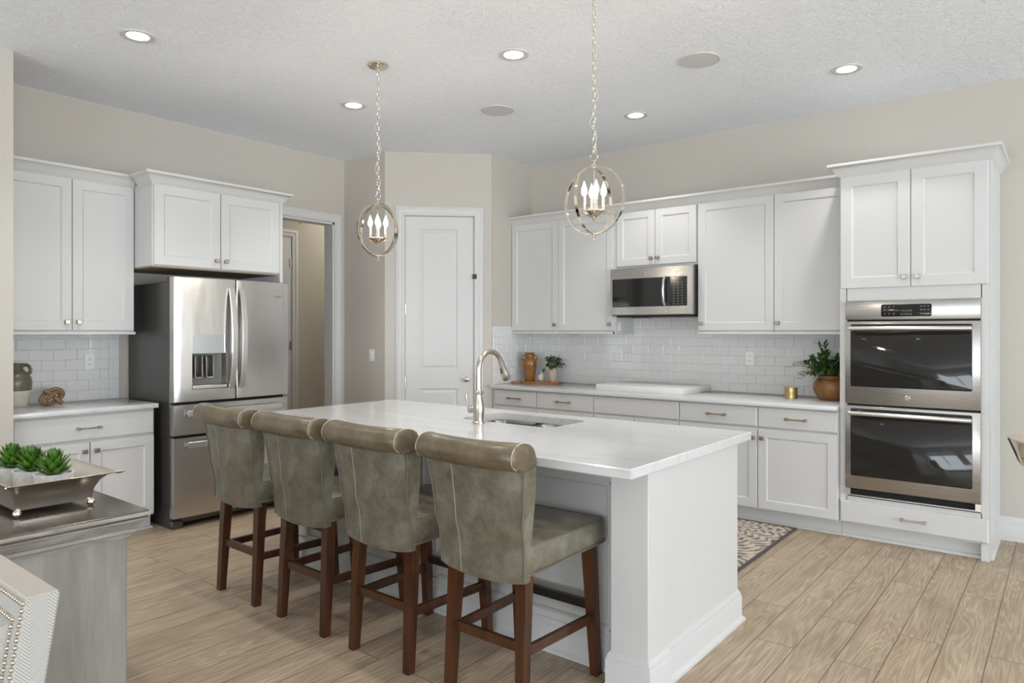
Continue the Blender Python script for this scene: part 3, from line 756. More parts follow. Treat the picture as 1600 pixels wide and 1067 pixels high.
text('Whirlpool', .030, (w-.125, yf(w-.125)-.001, 1.688), dr, M['chrome'], 'door_lettering', rot=(PI/2, 0, -.02))
d3, _ = fdoor('freezer_drawer', .003, w-.003, .668, .888); d4, _ = fdoor('freezer_drawer', .003, w-.003, .082, .652)
for d, z in ((d3, .825), (d4, .600)):
    b = MB(); rings = []
    for i in range(17):
        x = .085+(w-.17)*i/16; y = yf(x)-.03; rings.append([(x, y+.008, z-.022), (x, y-.008, z-.021), (x, y-.010, z-.019), (x, y-.010, z+.019), (x, y-.008, z+.021), (x, y+.008, z+.022)])
    b.loft(rings)
    for x in (.11, w-.11): b.box(x-.02, x+.02, yf(x)-.028, yf(x)+.002, z-.012, z+.012, .002)
    b.build('drawer_handle', M['handle'], d)
for x in (.06, w-.06):
    b = MB(); b.box(x-.05, x+.05, BFR-.05, BFR+.06, 1.765, 1.800, .004); b.build('hinge_cover', M['steel_dark'], fr)
b = MB(); b.box(.02, w-.02, BFR-.03, BFR+.0, .64, .92); b.box(w/2-.02, w/2+.02, BFR-.03, BFR, .92, 1.76); b.build('seal_gap', M['cavity'], fr)

# ================================================================ ISLAND
IX0, IX1, IY0, IY1, IZ = -3.862, -1.23, 2.220, 3.432, .915
BX0, BX1, BY0, BY1 = -3.70, -1.272, 2.525, 3.35
t = thing('kitchen_island', 'white panelled kitchen island with a square corner post', 'kitchen island', (0, 0, 0))
b = MB(); b.box(BX0, BX1, BY0+.012, BY1, 0, .64); b.box(BX0, -2.78, BY0+.012, BY1, .64, .873); b.box(-2.03, BX1, BY0+.012, BY1, .64, .873); b.box(-2.78, -2.03, BY0+.012, 2.86, .64, .873); b.box(-2.78, -2.03, 3.33, BY1, .64, .873); b.build('carcass', M['white'], t)
# panelled stool side
b = MB(); n = 4; x1 = -1.415; st = .085; pwid = (x1-BX0-st*(n+1))/n
yy = BY0
def rc(x0, x1, z0, z1, y): return [(x0, y, z0), (x1, y, z0), (x1, y, z1), (x0, y, z1)]
b.box(BX0, x1, yy, yy+.014, .775, .873); b.box(BX0, x1, yy, yy+.014, .0, .165)
for i in range(n+1): a = BX0+i*(pwid+st); b.box(a, a+st, yy, yy+.014, .16, .78)
for i in range(n):
    a = BX0+st+i*(pwid+st); c = a+pwid
    b.sweep([(a, .165), (c, .165), (c, .775), (a, .775)], [(0, .013), (0, -.003), (-.006, -.004), (-.014, .004), (-.018, .013)], lambda p, q, e: (p, yy+e, q), closed=True)
b.build('stool_side_panel', M['white'], t, ang=20)
b = MB(); b.sweep([(BX0, BY0), (x1, BY0)], [(0, 0), (.030, 0), (.029, .012), (.018, .022), (.016, .03), (.016, .10), (.010, .112), (.012, .118), (.004, .138), (0, .14)], lambda a, c, e: (a, c, e)); b.build('front_baseboard', M['white'], t)
# end panel and corner post
b = MB(); b.box(BX1-.01, BX1+.004, 2.55, BY1, 0, .873, .001); b.box(BX1-.01, BX1+.008, 2.535, 2.556, .0, .873); b.build('end_panel', M['white'], t)
PX0, PX1, PY0, PY1 = -1.416, -1.252, 2.395, 2.560
b = MB(); b.box(PX0, PX1, PY0, PY1, 0, .873, .002)
SK = [(0, 0), (.030, 0), (.029, .012), (.018, .022), (.016, .03), (.016, .118), (.012, .125), (.013, .13), (.003, .150), (0, .152)]
b.sweep([(PX0, PY1-.02), (PX0, PY0), (PX1, PY0), (PX1, PY1)], SK, lambda a, c, e: (a, c, e)); b.build('corner_post', M['white'], t)
b = MB(); b.sweep([(BX1+.004, PY1-.01), (BX1+.004, BY1), (BX1-.06, BY1)], [(0, 0), (.030, 0), (.029, .012), (.018, .022), (.016, .03), (.016, .118), (.012, .125), (.013, .13), (.003, .150), (0, .152)], lambda a, c, e: (a, c, e)); b.build('end_baseboard', M['white'], t)
b = MB(); b.box(-2.60, -2.578, 2.488, 2.524, .772, .812, .003); b.box(-2.594, -2.584, 2.478, 2.49, .78, .80, .002); b.build('panel_latch', M['bronze'], t)

# worktop with sink cut-out
SX0, SX1, SY0, SY1 = -2.725, -2.085, 2.915, 3.290
def slab_hole(name, x0, x1, y0, y1, z0, z1, hole, m, bev=.004):
    bm = bmesh.new()
    def loop(pts, z): return [bm.verts.new((a, c, z)) for a, c in pts]
    outer = [(x0+bev, y0+bev), (x1-bev, y0+bev), (x1-bev, y1-bev), (x0+bev, y1-bev)]
    for z in (z1, z0):
        o = loop(outer, z); h = loop(hole, z)
        es = [bm.edges.new((L[i], L[(i+1) % len(L)])) for L in (o, h) for i in range(len(L))]
        bmesh.ops.triangle_fill(bm, use_beauty=True, use_dissolve=False, edges=es)
        if z == z1: ot, ht = o, h
        else: ob, hb = o, h
    mid = lambda z: [bm.verts.new((a, c, z)) for a, c in ((x0, y0), (x1, y0), (x1, y1), (x0, y1))]
    m1 = mid(z1-bev); m0 = mid(z0+bev)
    for A, B in ((ot, m1), (m1, m0), (m0, ob), (ht, hb)):
        for i in range(len(A)): bm.faces.new((A[i], A[(i+1) % len(A)], B[(i+1) % len(B)], B[i]))
    b = MB(); b.bm.free(); b.bm = bm
    return b.build(name, m, ang=25)
hole = rrect(SX0, SX1, SY0, SY1, .07, 6)
tag(slab_hole('island_countertop', IX0, IX1, IY0, IY1, .875, IZ, hole, M['quartz']), 'large white quartz island worktop with an undermount sink cut-out', 'countertop')
# sink
sk = thing('kitchen_sink', 'double-bowl stainless undermount sink in the island', 'sink', (-2.405, 3.1, .875))
def bowl(x0, x1, dep):
    b = MB(); ox, oy = 2.405, -3.1; r = .065; rings = []
    for m, z in ((.0, -.001), (.004, -.02), (.010, -dep+.05), (.022, -dep+.015), (.045, -dep)):
        rings.append([(a+ox, c+oy, z) for a, c in rrect(x0+m, x1-m, SY0-.008+m, SY1+.008-m, r)])
    b.loft(rings, True, False, True)
    b.lathe([(.04, -dep+.002), (.04, -dep+.004), (.028, -dep+.001), (.0001, -dep+.001)], 20, (((x0+x1)/2)+2.405, 0, 0), False, True)
    return b.build('sink_bowl', M['sink'], sk)
bowl(SX0-.008, -2.41, .20); bowl(-2.385, SX1+.008, .18)
b = MB(); b.box(-2.412+2.405, -2.383+2.405, SY0-3.108, SY1-3.092, -.06, -.012, .006, 2); b.build('bowl_divider', M['sink'], sk)
# faucet
fa = thing('kitchen_faucet', 'brushed nickel gooseneck pull-down faucet beside the island sink', 'faucet', (-2.497, 2.834, IZ))
b = MB(); b.lathe([(.032, 0), (.032, .006), (.027, .012), (.0265, .03), (.030, .058), (.0305, .08), (.027, .108), (.0195, .138), (.0185, .155), (.026, .160), (.027, .167), (.020, .173), (.016, .18)], 28); b.build('faucet_base', M['nickel'], fa)
pts = [(0, 0, .17), (0, 0, .287)]
for i in range(1, 15): a = PI-R(158)*i/14; pts.append((0, .098+.098*math.cos(a), .287+.098*math.sin(a)))
b = MB(); b.tube(pts, .0145, 14); b.build('spout', M['nickel'], fa)
e = Vector(pts[-1]); dv = (Vector(pts[-1])-Vector(pts[-2])).normalized()
b = MB(); b.tube([e-dv*.004, e+dv*.012, e+dv*.02, e+dv*.07, e+dv*.105, e+dv*.112], [.017, .0175, .0165, .022, .026, .022], 18); sp = b.build('spray_head', M['nickel'], fa)
b = MB(); q = e+dv*.05; b.tube([q+Vector((0, -.018, -.022)), q+Vector((0, -.021, .006)), q+Vector((0, -.0195, .024))], [.004, .006, .004], 8); b.build('spray_button', M['dark'], sp)
b = MB(); b.tube([(-.02, 0, .072), (-.052, 0, .072), (-.054, 0, .072), (-.062, 0, .072), (-.072, 0, .074)], [.019, .020, .022, .022, .012], 16); lv = b.build('valve_hub', M['nickel'], fa)
b = MB(); b.tube([(-.064, 0, .074), (-.078, -.002, .086), (-.083, -.003, .112), (-.085, -.004, .15), (-.083, -.004, .164)], [.007, .0055, .0065, .0085, .004], 10); b.build('lever', M['nickel'], fa)

# ================================================================ BAR STOOLS (local: +y faces the island)
def smooth_profile(pts, n=6):
    out = []
    P = [Vector(p) for p in pts]
    for i in range(len(P)):
        p0, p1, p2, p3 = P[i-1], P[i], P[(i+1) % len(P)], P[(i+2) % len(P)]
        for k in range(n):
            u = k/n; out.append(.5*((2*p1)+(-p0+p2)*u+(2*p0-5*p1+4*p2-p3)*u*u+(-p0+3*p1-3*p2+p3)*u**3))
    return out
def make_stool(label):
    t = thing('bar_stool', label, 'bar stool', (0, 0, 0), 0, 'leather counter stools along the island')
    # boxed seat cushion, narrower at the back, lower edge lifting a little towards the front
    def sp(x, y, z):
        u = (y+.25)/.535; x *= (.206+.022*u)/.228
        k = max(0, min(1, (.63-z)/.09)); return (x, y, z+.020*k*max(0, (y-.02)/.26)**2)
    b = MB(); rings = []
    for m, z, r in ((.030, .534, .03), (.003, .533, .036), (0, .540, .038), (-.001, .585, .038), (.001, .626, .038), (.003, .634, .038), (.007, .638, .038), (.03, .643, .04), (.08, .650, .05), (.14, .654, .05)):
        rings.append([sp(a, c, z) for a, c in rrect(-.228+m, .228-m, -.25+m, .280-m, r, 5)])
    b.loft(rings); b.build('seat', M['leather'], t, ang=32)
    b = MB(); b.tube([sp(a, c, .534) for a, c in rrect(-.2295, .2295, -.2515, .2815, .038, 5)], .0045, 6, True); b.build('seat_piping', M['piping'], t)
    b = MB(); b.tube([sp(a, c, .6375) for a, c in rrect(-.2245, .2245, -.2465, .2765, .038, 5)], .0022, 5, True); tag(b.build('seat_piping', M['piping'], t), 'thin top seam of the seat')
    # backrest: vertical slab, front face straight, slightly reclined, flaring to the top
    rings = []; b = MB()
    prof = [(-.262, -.215, .508), (-.266, -.213, .56), (-.270, -.215, .64), (-.287, -.210, .70), (-.292, -.207, .78), (-.304, -.210, .88), (-.312, -.220, .94), (-.315, -.232, .975)]
    for i, (yb_, yf_, z) in enumerate(prof):
        u = (z-.505)/(.975-.505); hx = .205+.006*u+.027*u*u
        ring = []
        for j in range(13):      # rear face, bowed outward a little
            x = -hx+2*hx*j/12; s_ = max(0, 1-(x/hx)**2)
            ring.append((x*(.985 if j in (0, 12) else 1), yb_+.010-.016*s_**.6, z-.016*s_*(i == 0)))
        for j in range(12, -1, -1):
            x = -hx+2*hx*j/12; s_ = max(0, 1-(x/hx)**2)
            ring.append((x, yf_-.004+.010*s_, z-.016*s_*(i == 0)))
        rings.append(ring)
    b.loft(rings); bk = b.build('backrest', M['leather'], t, ang=50)
    def rear(z):
        for (y_a, _, z_a), (y_b, _, z_b) in zip(prof, prof[1:]):
            if z <= z_b: return y_a+(y_b-y_a)*(z-z_a)/(z_b-z_a)
        return prof[-1][0]
    # rolled top, an ear-shaped section whose ends are flat caps
    tp = [(-.222, .93), (-.224, .965), (-.238, .996), (-.274, 1.016), (-.318, 1.020), (-.35, 1.006), (-.366, .978), (-.362, .95), (-.342, .932), (-.318, .928), (-.30, .918)]
    sec = smooth_profile(tp, 4); b = MB(); rings = []; cx = sum(p.x for p in sec)/len(sec); cz = sum(p.y for p in sec)/len(sec)
    for x, s_ in ((-.240, .80), (-.238, .93), (-.232, 1), (-.12, 1.0), (0, 1.0), (.12, 1.0), (.232, 1), (.238, .93), (.240, .80)):
        dip = -.006*(1-(x/.24)**2); rings.append([(x, cx+(p.x-cx)*s_-.010*(1-(x/.24)**2), cz+(p.y-cz)*s_+dip) for p in sec])
    b.loft(rings); b.build('rolled_top', M['worn'], bk, ang=50)
    for sx_ in (-1, 1):
        b = MB(); b.tube([(sx_*.2345, p.x, p.y) for p in sec[8:34]], [.0004+.0016*random.random() for _ in sec[8:34]], 5); b.build('worn_stitching', M['stitch'], bk)
        b = MB(); b.tube([(sx_*(.205+.006*u+.027*u*u), rear(.51+.41*u)+.0095, .51+.465*u*.88) for u in [i/16 for i in range(17)]], .0034, 6); b.build('edge_piping', M['piping'], bk)
    b = MB(); b.tube([(-.088-.012*u, rear(.509+.416*u)-.0040, .500+.425*u if u else .497) for u in [i/24 for i in range(25)]], .0020, 5); b.build('back_seam', M['seam'], bk)
    # legs
    def leg(top, bot, r0, r1):
        b = MB(); a = r0/2; c = r1/2
        b.loft([[(bot[0]-c, bot[1]-c, 0), (bot[0]+c, bot[1]-c, 0), (bot[0]+c, bot[1]+c, 0), (bot[0]-c, bot[1]+c, 0)], [(top[0]-a, top[1]-a, top[2]), (top[0]+a, top[1]-a, top[2]), (top[0]+a, top[1]+a, top[2]), (top[0]-a, top[1]+a, top[2])]])
        b.build('leg', M['cherry'], t, ang=20)
    for s_ in (-1, 1): leg((s_*.168, -.205, .54), (s_*.178, -.235, 0), .048, .036); leg((s_*.185, .205, .54), (s_*.198, .238, 0), .048, .036)
    def bar(p, q, h, wd, m):
        p, q = Vector(p), Vector(q); d = (q-p).normalized(); n_ = Vector((-d.y, d.x, 0))*wd/2; u = Vector((0, 0, h/2)); b = MB()
        b.loft([[p-n_-u, p+n_-u, p+n_+u, p-n_+u], [q-n_-u, q+n_-u, q+n_+u, q-n_+u]]); return b.build('stretcher', M[m], t)
    bar((-.165, -.22, .262), (.165, -.22, .262), .036, .018, 'cherry')
    for s_ in (-1, 1): bar((s_*.175, -.20, .245), (s_*.192, .21, .240), .036, .018, 'cherry')
    tag(bar((-.18, .225, .285), (.18, .225, .285), .034, .022, 'legblack'), 'black footrest bar')
    return t
stool = make_stool('grey-green leather bar stool nearest the refrigerator')
stool.location = (-3.445, 2.220, 0); stool.rotation_euler = (0, 0, R(-1))
dup(stool, (-2.868, 2.220, 0), R(-1.0), 'grey-green leather bar stool second from the refrigerator')
dup(stool, (-2.308, 2.220, 0), R(-.5), 'grey-green leather bar stool second from the island corner post')
dup(stool, (-1.722, 2.222, 0), 0, 'grey-green leather bar stool beside the island corner post, its whole seat showing')

# ================================================================ CEILING FIXTURES
LG = 'recessed ceiling lights'
dl0 = None
for (x, y), lab in (((-4.21, 1.80), 'lit recessed ceiling light above the refrigerator-side counter, closest to the partition wall'),
                    ((-4.226, 3.37), 'lit recessed ceiling light beside the canopy of the pendant near the hall opening'),
                    ((-2.682, 3.37), 'lit recessed ceiling light between the two pendant lamps over the island'),
                    ((-2.681, 4.92), 'lit recessed ceiling light in front of the microwave'),
                    ((-1.135, 4.91), 'lit recessed ceiling light in front of the oven cabinet'),
                    ((-1.135, 1.80), None), ((-2.682, 1.80), None), ((-4.21, .25), None), ((-2.682, .25), None), ((-1.135, 3.37), None)):
    lab = lab or 'lit recessed ceiling light overhead, out of the picture'
    if dl0 is None:
        dl0 = thing('recessed_light', lab, 'ceiling light', (x, y, ZC), 0, LG)
        b = MB(); b.lathe([(.094, -.0005), (.093, -.005), (.088, -.007), (.066, -.004), (.058, -.002)], 36, cap0=False, cap1=False); b.build('trim_ring', M['trim'], dl0)
        b = MB(); b.lathe([(.060, -.0025), (.03, -.004), (.0001, -.0045)], 32, cap0=True); b.build('lens', M['lens'], dl0)
        lit('downlight', dl0, (0, 0, -.03), 38, (1, .975, .94), .05, R(105))
    else: dup(dl0, (x, y, ZC), 0, lab)
s0 = None
for x, y, lab in ((-3.451, 4.138, 'round white ceiling speaker toward the pantry door'), (-1.823, 4.164, 'round white ceiling speaker toward the oven cabinet')):
    if s0 is None:
        s0 = thing('ceiling_speaker', lab, 'speaker', (x, y, ZC), 0, 'ceiling speakers')
        b = MB(); b.lathe([(.128, -.0005), (.128, -.006), (.124, -.008), (.119, -.0065)], 40, cap0=False, cap1=False); b.build('bezel', M['trim'], s0)
        b = MB(); b.lathe([(.120, -.0055), (.06, -.007), (.0001, -.0075)], 40); b.build('grille', M['speaker'], s0)
    else: dup(s0, (x, y, ZC), 0, lab)

# pendants
def make_pendant(label):
    t = thing('pendant_lamp', label, 'pendant lamp', (0, 0, ZC), 0, 'orb pendants over the island')
    zc = 2.058-ZC; r = .167
    b = MB(); b.lathe([(.066, -.0005), (.066, -.014), (.058, -.022), (.02, -.024), (.014, -.034), (.0001, -.036)], 32); b.build('ceiling_canopy', M['chrome'], t)
    b = MB(); L = .040; z = -.03; i = 0; zend = zc+r+.072
    while z-L*.78 > zend-.02:
        pts = []
        for k in range(12):
            a = 2*PI*k/12; px = .0078*math.cos(a); pz = L/2*math.sin(a)
            pts.append((px, 0, z-L/2+pz) if i % 2 else (0, px, z-L/2+pz))
        b.tube(pts, .0022, 6, True); z -= L*.79; i += 1
    b.build('chain', M['chrome'], t)
    b = MB(); n = 40; pts = [(.012*math.sin(i*.55)+.008*math.sin(i*1.3), .010*math.cos(i*.5), -.03+(zend+.02)*i/n) for i in range(n+1)]; b.tube(pts, .0016, 5); b.build('power_cord', plain('clear_cord', (.6, .58, .54), .3), t)
    b = MB(); zz = zc+r+.050
    b.tube([(.021*math.cos(a), 0, zz+.021*math.sin(a)) for a in [2*PI*k/20 for k in range(20)]], .0026, 6, True)
    b.tube([(0, 0, zc+r), (0, 0, zz-.020)], .004, 8); b.lathe([(.012, zc+r-.004), (.012, zc+r+.004), (.006, zc+r+.010), (.004, zc+r+.02)], 14); b.build('hanging_loop', M['chrome'], t)
    for ang in (0, R(90)):
        b = MB(); ca, sa = math.cos(ang), math.sin(ang); rings = []
        for k in range(49):
            a = 2*PI*k/48; d = Vector((math.cos(a)*ca, math.cos(a)*sa, math.sin(a))); nrm = Vector((-sa, ca, 0)); c = Vector((0, 0, zc))
            rr_ = r if ang < 1 else r-.003
            rings.append([c+d*(rr_+.003)+nrm*.0078, c+d*(rr_+.003)-nrm*.0078, c+d*(rr_-.003)-nrm*.0078, c+d*(rr_-.003)+nrm*.0078])
        b.loft(rings, True, False, False); b.build('orb_ring', M['chrome'], t)
    b = MB(); b.tube([(0, 0, zc+r), (0, 0, zc-.055)], .0035, 8); b.build('centre_rod', M['chrome'], t)
    b = MB(); zb = zc-.060
    b.lathe([(.0001, -.045), (.004, -.044), (.007, -.040), (.004, -.035), (.006, -.031), (.004, -.028), (.018, -.022), (.046, -.010), (.060, .0), (.066, .003), (.066, .008), (.061, .009), (.0001, .006)], 28, (0, 0, zb)); b.build('candle_dish', M['chrome'], t)
    for k in range(4):
        a = R(45)+k*PI/2; c = (.049*math.cos(a), .049*math.sin(a), zb+.008)
        b = MB(); b.lathe([(.0085, 0), (.0075, .004), (.0066, .006), (.0066, .070), (.0070, .072)], 12, c); sl = b.build('candle_sleeve', M['chrome'], t)
        b = MB(); b.lathe([(.006, .072), (.0115, .082), (.0145, .093), (.0138, .105), (.0095, .120), (.005, .132), (.002, .143), (.0001, .147)], 14, c); b.build('bulb', M['bulb'], sl)
    lit('pendant_glow', t, (0, 0, zc+.03), 14, (1, .88, .74), .05)
    b = MB(); b.lathe([(.0001, -r-.030), (.006, -r-.027), (.004, -r-.020), (.010, -r-.012), (.006, -r-.006), (.013, -r), (.006, -r+.006), (.008, -r+.014), (.0001, -r+.022)], 14, (0, 0, zc)); b.build('finial', M['chrome'], t)
    return t
p0 = make_pendant('polished nickel orb pendant hanging in front of the pantry door'); p0.location = (-3.455, 2.949, ZC)
dup(p0, (-1.839, 2.949, ZC), 0, 'polished nickel orb pendant hanging in front of the range wall cabinets')

# ================================================================ OUTLETS, SWITCH, HOOK
def outlet(label, loc, rz, kind='outlet'):
    t = thing('power_outlet' if kind == 'outlet' else 'light_switch', label, 'outlet' if kind == 'outlet' else 'light switch', loc, rz, 'power outlets on the tiles' if kind == 'outlet' else None)
    b = MB(); b.box(-.036, .036, -.006, 0, -.058, .058, .002); b.build('cover_plate', M['plate'], t)
    if kind == 'outlet':
        b = MB(); b.box(-.017, .017, -.008, -.004, -.034, .034, .0015); fc = b.build('receptacle', M['plate'], t)
        b = MB()
        for z in (-.018, .018): b.box(-.008, -.005, -.0085, -.0075, z-.005, z+.005); b.box(.005, .008, -.0085, -.0075, z-.004, z+.004); b.box(-.002, .002, -.0085, -.0075, z-.012, z-.008)
        b.build('slots', M['slot'], fc)
    else:
        b = MB(); b.box(-.016, .016, -.010, -.004, -.033, .033, .002); b.build('rocker', M['plate'], t)
    return t
outlet('white power outlet on the tiles between the eucalyptus pot and the cooktop cover', (-3.313, YW-.0072, 1.187), 0)
outlet('white power outlet on the tiles above the long counter, toward the gold candle', (-2.08, YW-.0072, 1.187), 0)
outlet('white power outlet on the tiles above the wooden knot', (XL+.0072, 2.085, 1.187), LR)
outlet('white power outlet on the side of the cabinet under the microwave', (-3.163, 5.50, 1.455), LR).scale = (.7, 1, .7)
outlet('white rocker light switch on the narrow grey wall beside the hall opening', (-5.266, 4.418, 1.181), 0, 'switch')
b = MB(); b.tube([(0, 0, 0), (0, 0, -.012), (.006, 0, -.024), (.014, 0, -.030), (.02, 0, -.022)], .0035, 8); b.lathe([(.012, 0), (.012, -.004), (.004, -.006)], 12)
hk = b.build('ceiling_hook', M['chrome']); hk.location = (XL-.05, 3.93, OZ-.0205); tag(hk, 'small chrome hook under the head of the hall opening', 'hook')

# ================================================================ COUNTER OBJECTS
def leafmesh(b, base, direction, L, Wd, curl=.2, n=5, up=None, fold=.15, blunt=.0):
    base = Vector(base); d = Vector(direction).normalized(); up = Vector(up or (0, 0, 1))
    sd = d.cross(up)
    if sd.length < 1e-3: sd = Vector((1, 0, 0))
    sd.normalize(); nrm = sd.cross(d).normalized(); vs = []; fs = []
    for i in range(n+1):
        u = i/n; wv = Wd*(math.sin(PI*min(1, u*.92+.06))**(.8-blunt*.4)) if i < n else Wd*.04+blunt*Wd*.2
        c = base+d*(L*u)-nrm*(curl*L*u*u)
        vs += [c-sd*wv/2+nrm*fold*wv, c, c+sd*wv/2+nrm*fold*wv]
    for i in range(n): fs += [(3*i, 3*i+1, 3*i+4, 3*i+3), (3*i+1, 3*i+2, 3*i+5, 3*i+4)]
    b._add(vs, fs)
ZCN = .90
# wooden serving board with handle
b = MB(); pl = [(-.155, -.062), (.155, -.062), (.185, -.05), (.19, .0), (.185, .05), (.155, .062), (-.155, .062), (-.19, .045), (-.21, .016), (-.29, .014), (-.30, 0), (-.29, -.014), (-.21, -.016), (-.19, -.045)]
rings = []
for s_, z in ((.97, 0), (1, .004), (1, .014), (.97, .018)): rings.append([(a*s_, c*s_, z) for a, c in pl])
b.loft(rings); sb = b.build('serving_board', M['board'])
sb.location = (-4.065, 5.545, ZCN); sb.rotation_euler = (0, 0, R(28)); tag(sb, 'red-brown wooden serving board lying in the counter corner', 'serving board')
ZSB = ZCN+.018
# amber vase
v = thing('amber_vase', 'tall amber glazed vase with two small handles on the wooden board', 'vase', (-4.185, 5.515, ZSB))
b = MB(); b.lathe([(.046, 0), (.050, .004), (.054, .03), (.064, .085), (.070, .125), (.071, .15), (.066, .168), (.052, .180), (.045, .188), (.043, .205), (.050, .220), (.049, .224), (.043, .221), (.038, .205), (.036, .19)], 32, cap1=False); b.build('vase_body', M['amber'], v)
for s_ in (-1, 1):
    b = MB(); a = R(38.6); b.tube([((s_*q)*math.cos(a), (s_*q)*math.sin(a), z) for q, z in ((.043, .200), (.058, .203), (.070, .192), (.073, .176), (.066, .163))], .006, 8); b.build('vase_handle', M['amber'], v)
v.scale = (1, 1, 1.27)
# small candle jar
v = thing('candle_jar', 'small cream candle in a clear glass between the vase and the plant pot', 'candle', (-4.085, 5.575, ZSB))
b = MB(); b.lathe([(.024, 0), (.026, .003), (.026, .068), (.0245, .068), (.0245, .006), (.0001, .006)], 24); b.build('glass_jar', M['jarglass'], v)
b = MB(); b.lathe([(.0238, .007), (.0238, .048), (.0001, .048)], 24); b.build('wax', M['wax'], v)
b = MB(); b.loft([[(.0266*math.cos(a), .0266*math.sin(a), z) for a in [R(-150+i*14) for i in range(7)]] for z in (.014, .045)], False, False, False); b.build('paper_label', M['paper'], v)
v.scale = (1.3, 1.3, 1.38)
# pot with eucalyptus
v = thing('potted_plant', 'small cream pot of dark round-leaved greenery on the wooden board', 'potted plant', (-3.965, 5.60, ZSB))
b = MB(); b.lathe([(.026, 0), (.030, .003), (.036, .03), (.044, .062), (.046, .085), (.043, .098), (.036, .104), (.036, .108), (.041, .111), (.036, .111), (.033, .10)], 28, cap1=True); b.build('pot', M['bisque'], v)
random.seed(11); lf = MB(); stm = MB()
for k in range(14):
    a = 2*PI*k/14+random.uniform(-.3, .3); el = R(random.uniform(28, 75)); L = random.uniform(.06, .125)
    d = Vector((math.cos(a)*math.cos(el), math.sin(a)*math.cos(el), math.sin(el))); p = Vector((0, 0, .10)); q = p+d*L; q.z -= .02*math.cos(el)
    stm.tube([p, (p+q)/2+Vector((0, 0, .008)), q], .0014, 5)
    for u in (.55, .8, 1.0):
        c = p+(q-p)*u
        for s_ in (-1, 1):
            dd = Vector((random.uniform(-1, 1), random.uniform(-1, 1), random.uniform(-.3, .7))); leafmesh(lf, c, dd, .043, .040, .15, 5, d, .1, .5)
stm.tube([(0, 0, .10), (.04, .03, .15), (.05, .038, .20), (.052, .04, .215)], .0012, 5); stm.tube([(0, 0, .1), (-.05, -.03, .125), (-.075, -.045, .10)], .0013, 5); leafmesh(lf, (-.072, -.044, .105), (-.3, -.2, -1), .034, .034, .1, 5, (0, 1, 0), .05, .6)
stm.build('stems', M['stem'], v); lf.build('foliage', M['euca'], v)
v.scale = (1, 1, 1.22)
# gold candle
v = thing('gold_candle', 'squat gold mercury-glass candle on the counter near the oven cabinet', 'candle', (-1.665, 5.50, ZCN))
b = MB(); b.lathe([(.044, 0), (.047, .003), (.0475, .082), (.0455, .083), (.044, .07), (.0001, .07)], 32); b.build('candle_glass', M['mercury'], v)
b = MB(); b.lathe([(.0435, .0705), (.0435, .073), (.0001, .073)], 24); b.build('wax', M['wax'], v)
# terracotta pot plant
v = thing('terracotta_plant', 'round brown earthenware pot of leafy green stems beside the oven cabinet', 'potted plant', (-1.392, 5.55, ZCN))
b = MB(); b.lathe([(.062, 0), (.070, .004), (.094, .035), (.108, .075), (.106, .108), (.090, .134), (.078, .142), (.078, .150), (.083, .155), (.082, .160), (.074, .157), (.070, .145)], 36, cap1=False); b.build('pot', M['terra'], v)
b = MB(); b.lathe([(.071, .140), (.0001, .146)], 24, cap0=False); b.build('soil', M['soil'], v)
random.seed(5); lf = MB(); stm = MB()
def branch(a, el, L, nl, LL=.060, WW=.021, lim=None):
    d = Vector((math.cos(a)*math.cos(el), math.sin(a)*math.cos(el), math.sin(el))); p = Vector((math.cos(a)*.03, math.sin(a)*.03, .142)); pts = []
    for i in range(6): u = i/5; q = p+d*L*u; q.z += .03*math.sin(PI*u)-.035*u*u*math.cos(el); pts.append(q)
    if lim:
        for q in pts: q.x = min(q.x, lim[0]-.012); q.y = min(q.y, lim[1])
    stm.tube(pts, [.0024-.0003*i for i in range(6)], 5)
    for i in range(nl):
        u = .25+.75*i/(nl-1); k = min(4, int(u*5)); c = pts[k]+(pts[k+1]-pts[k])*(u*5-k)
        dd = (d*.6+Vector((random.uniform(-1, 1), random.uniform(-1, 1), random.uniform(-.4, .9)))).normalized()
        l = LL*random.uniform(.7, 1.15)
        tipx = c+dd*l
        if lim and tipx.x > lim[0]: dd.x = -abs(dd.x)
        if lim and tipx.y > lim[1]: dd.y = -abs(dd.y)
        leafmesh(lf, c, dd, l, WW*random.uniform(.8, 1.3), .25, 5, (0, 0, 1), .18)
lim = (.132, .175)
for k in range(36): branch(2*PI*k/36+random.uniform(-.2, .2), R(random.uniform(22, 80)), random.uniform(.08, .17), 9, lim=lim)
branch(R(205), R(26), .235, 9, .05, .012, lim); branch(R(170), R(35), .19, 8, lim=lim); branch(R(230), R(75), .24, 9, .06, .012, lim); branch(R(250), R(80), .22, 8, lim=lim); branch(R(200), R(10), .15, 10, lim=lim); branch(R(260), R(12), .13, 9, lim=lim)
stm.build('stems', M['stem'], v); lf.build('foliage', M['olive'], v)
v.scale = (1.14, 1.14, 1.14)
# stoneware jug
v = thing('stoneware_jug', 'olive-glazed stoneware jug with raw cream base on the short counter', 'jug', (-5.585, 1.592, ZCN))
b = MB(); b.lathe([(.066, 0), (.070, .004), (.090, .105), (.0905, .110)], 36, cap1=False); b.build('jug_base', M['jugbase'], v)
b = MB(); b.lathe([(.0905, .110), (.094, .13), (.0955, .165), (.091, .195), (.072, .228), (.050, .247), (.044, .262), (.046, .268), (.054, .288), (.052, .293), (.046, .288), (.040, .265), (.040, .24)], 36, cap0=False, cap1=False); b.build('jug_body', M['jug'], v)
b = MB(); a = R(52); ca, sa = math.cos(a), math.sin(a)
b.tube([(q*ca, q*sa, z) for q, z in ((.046, .278), (.062, .285), (.080, .276), (.090, .255), (.088, .232), (.078, .222))], .0085, 10, flat=(1.4, .8)); b.build('jug_handle', M['jug'], v)
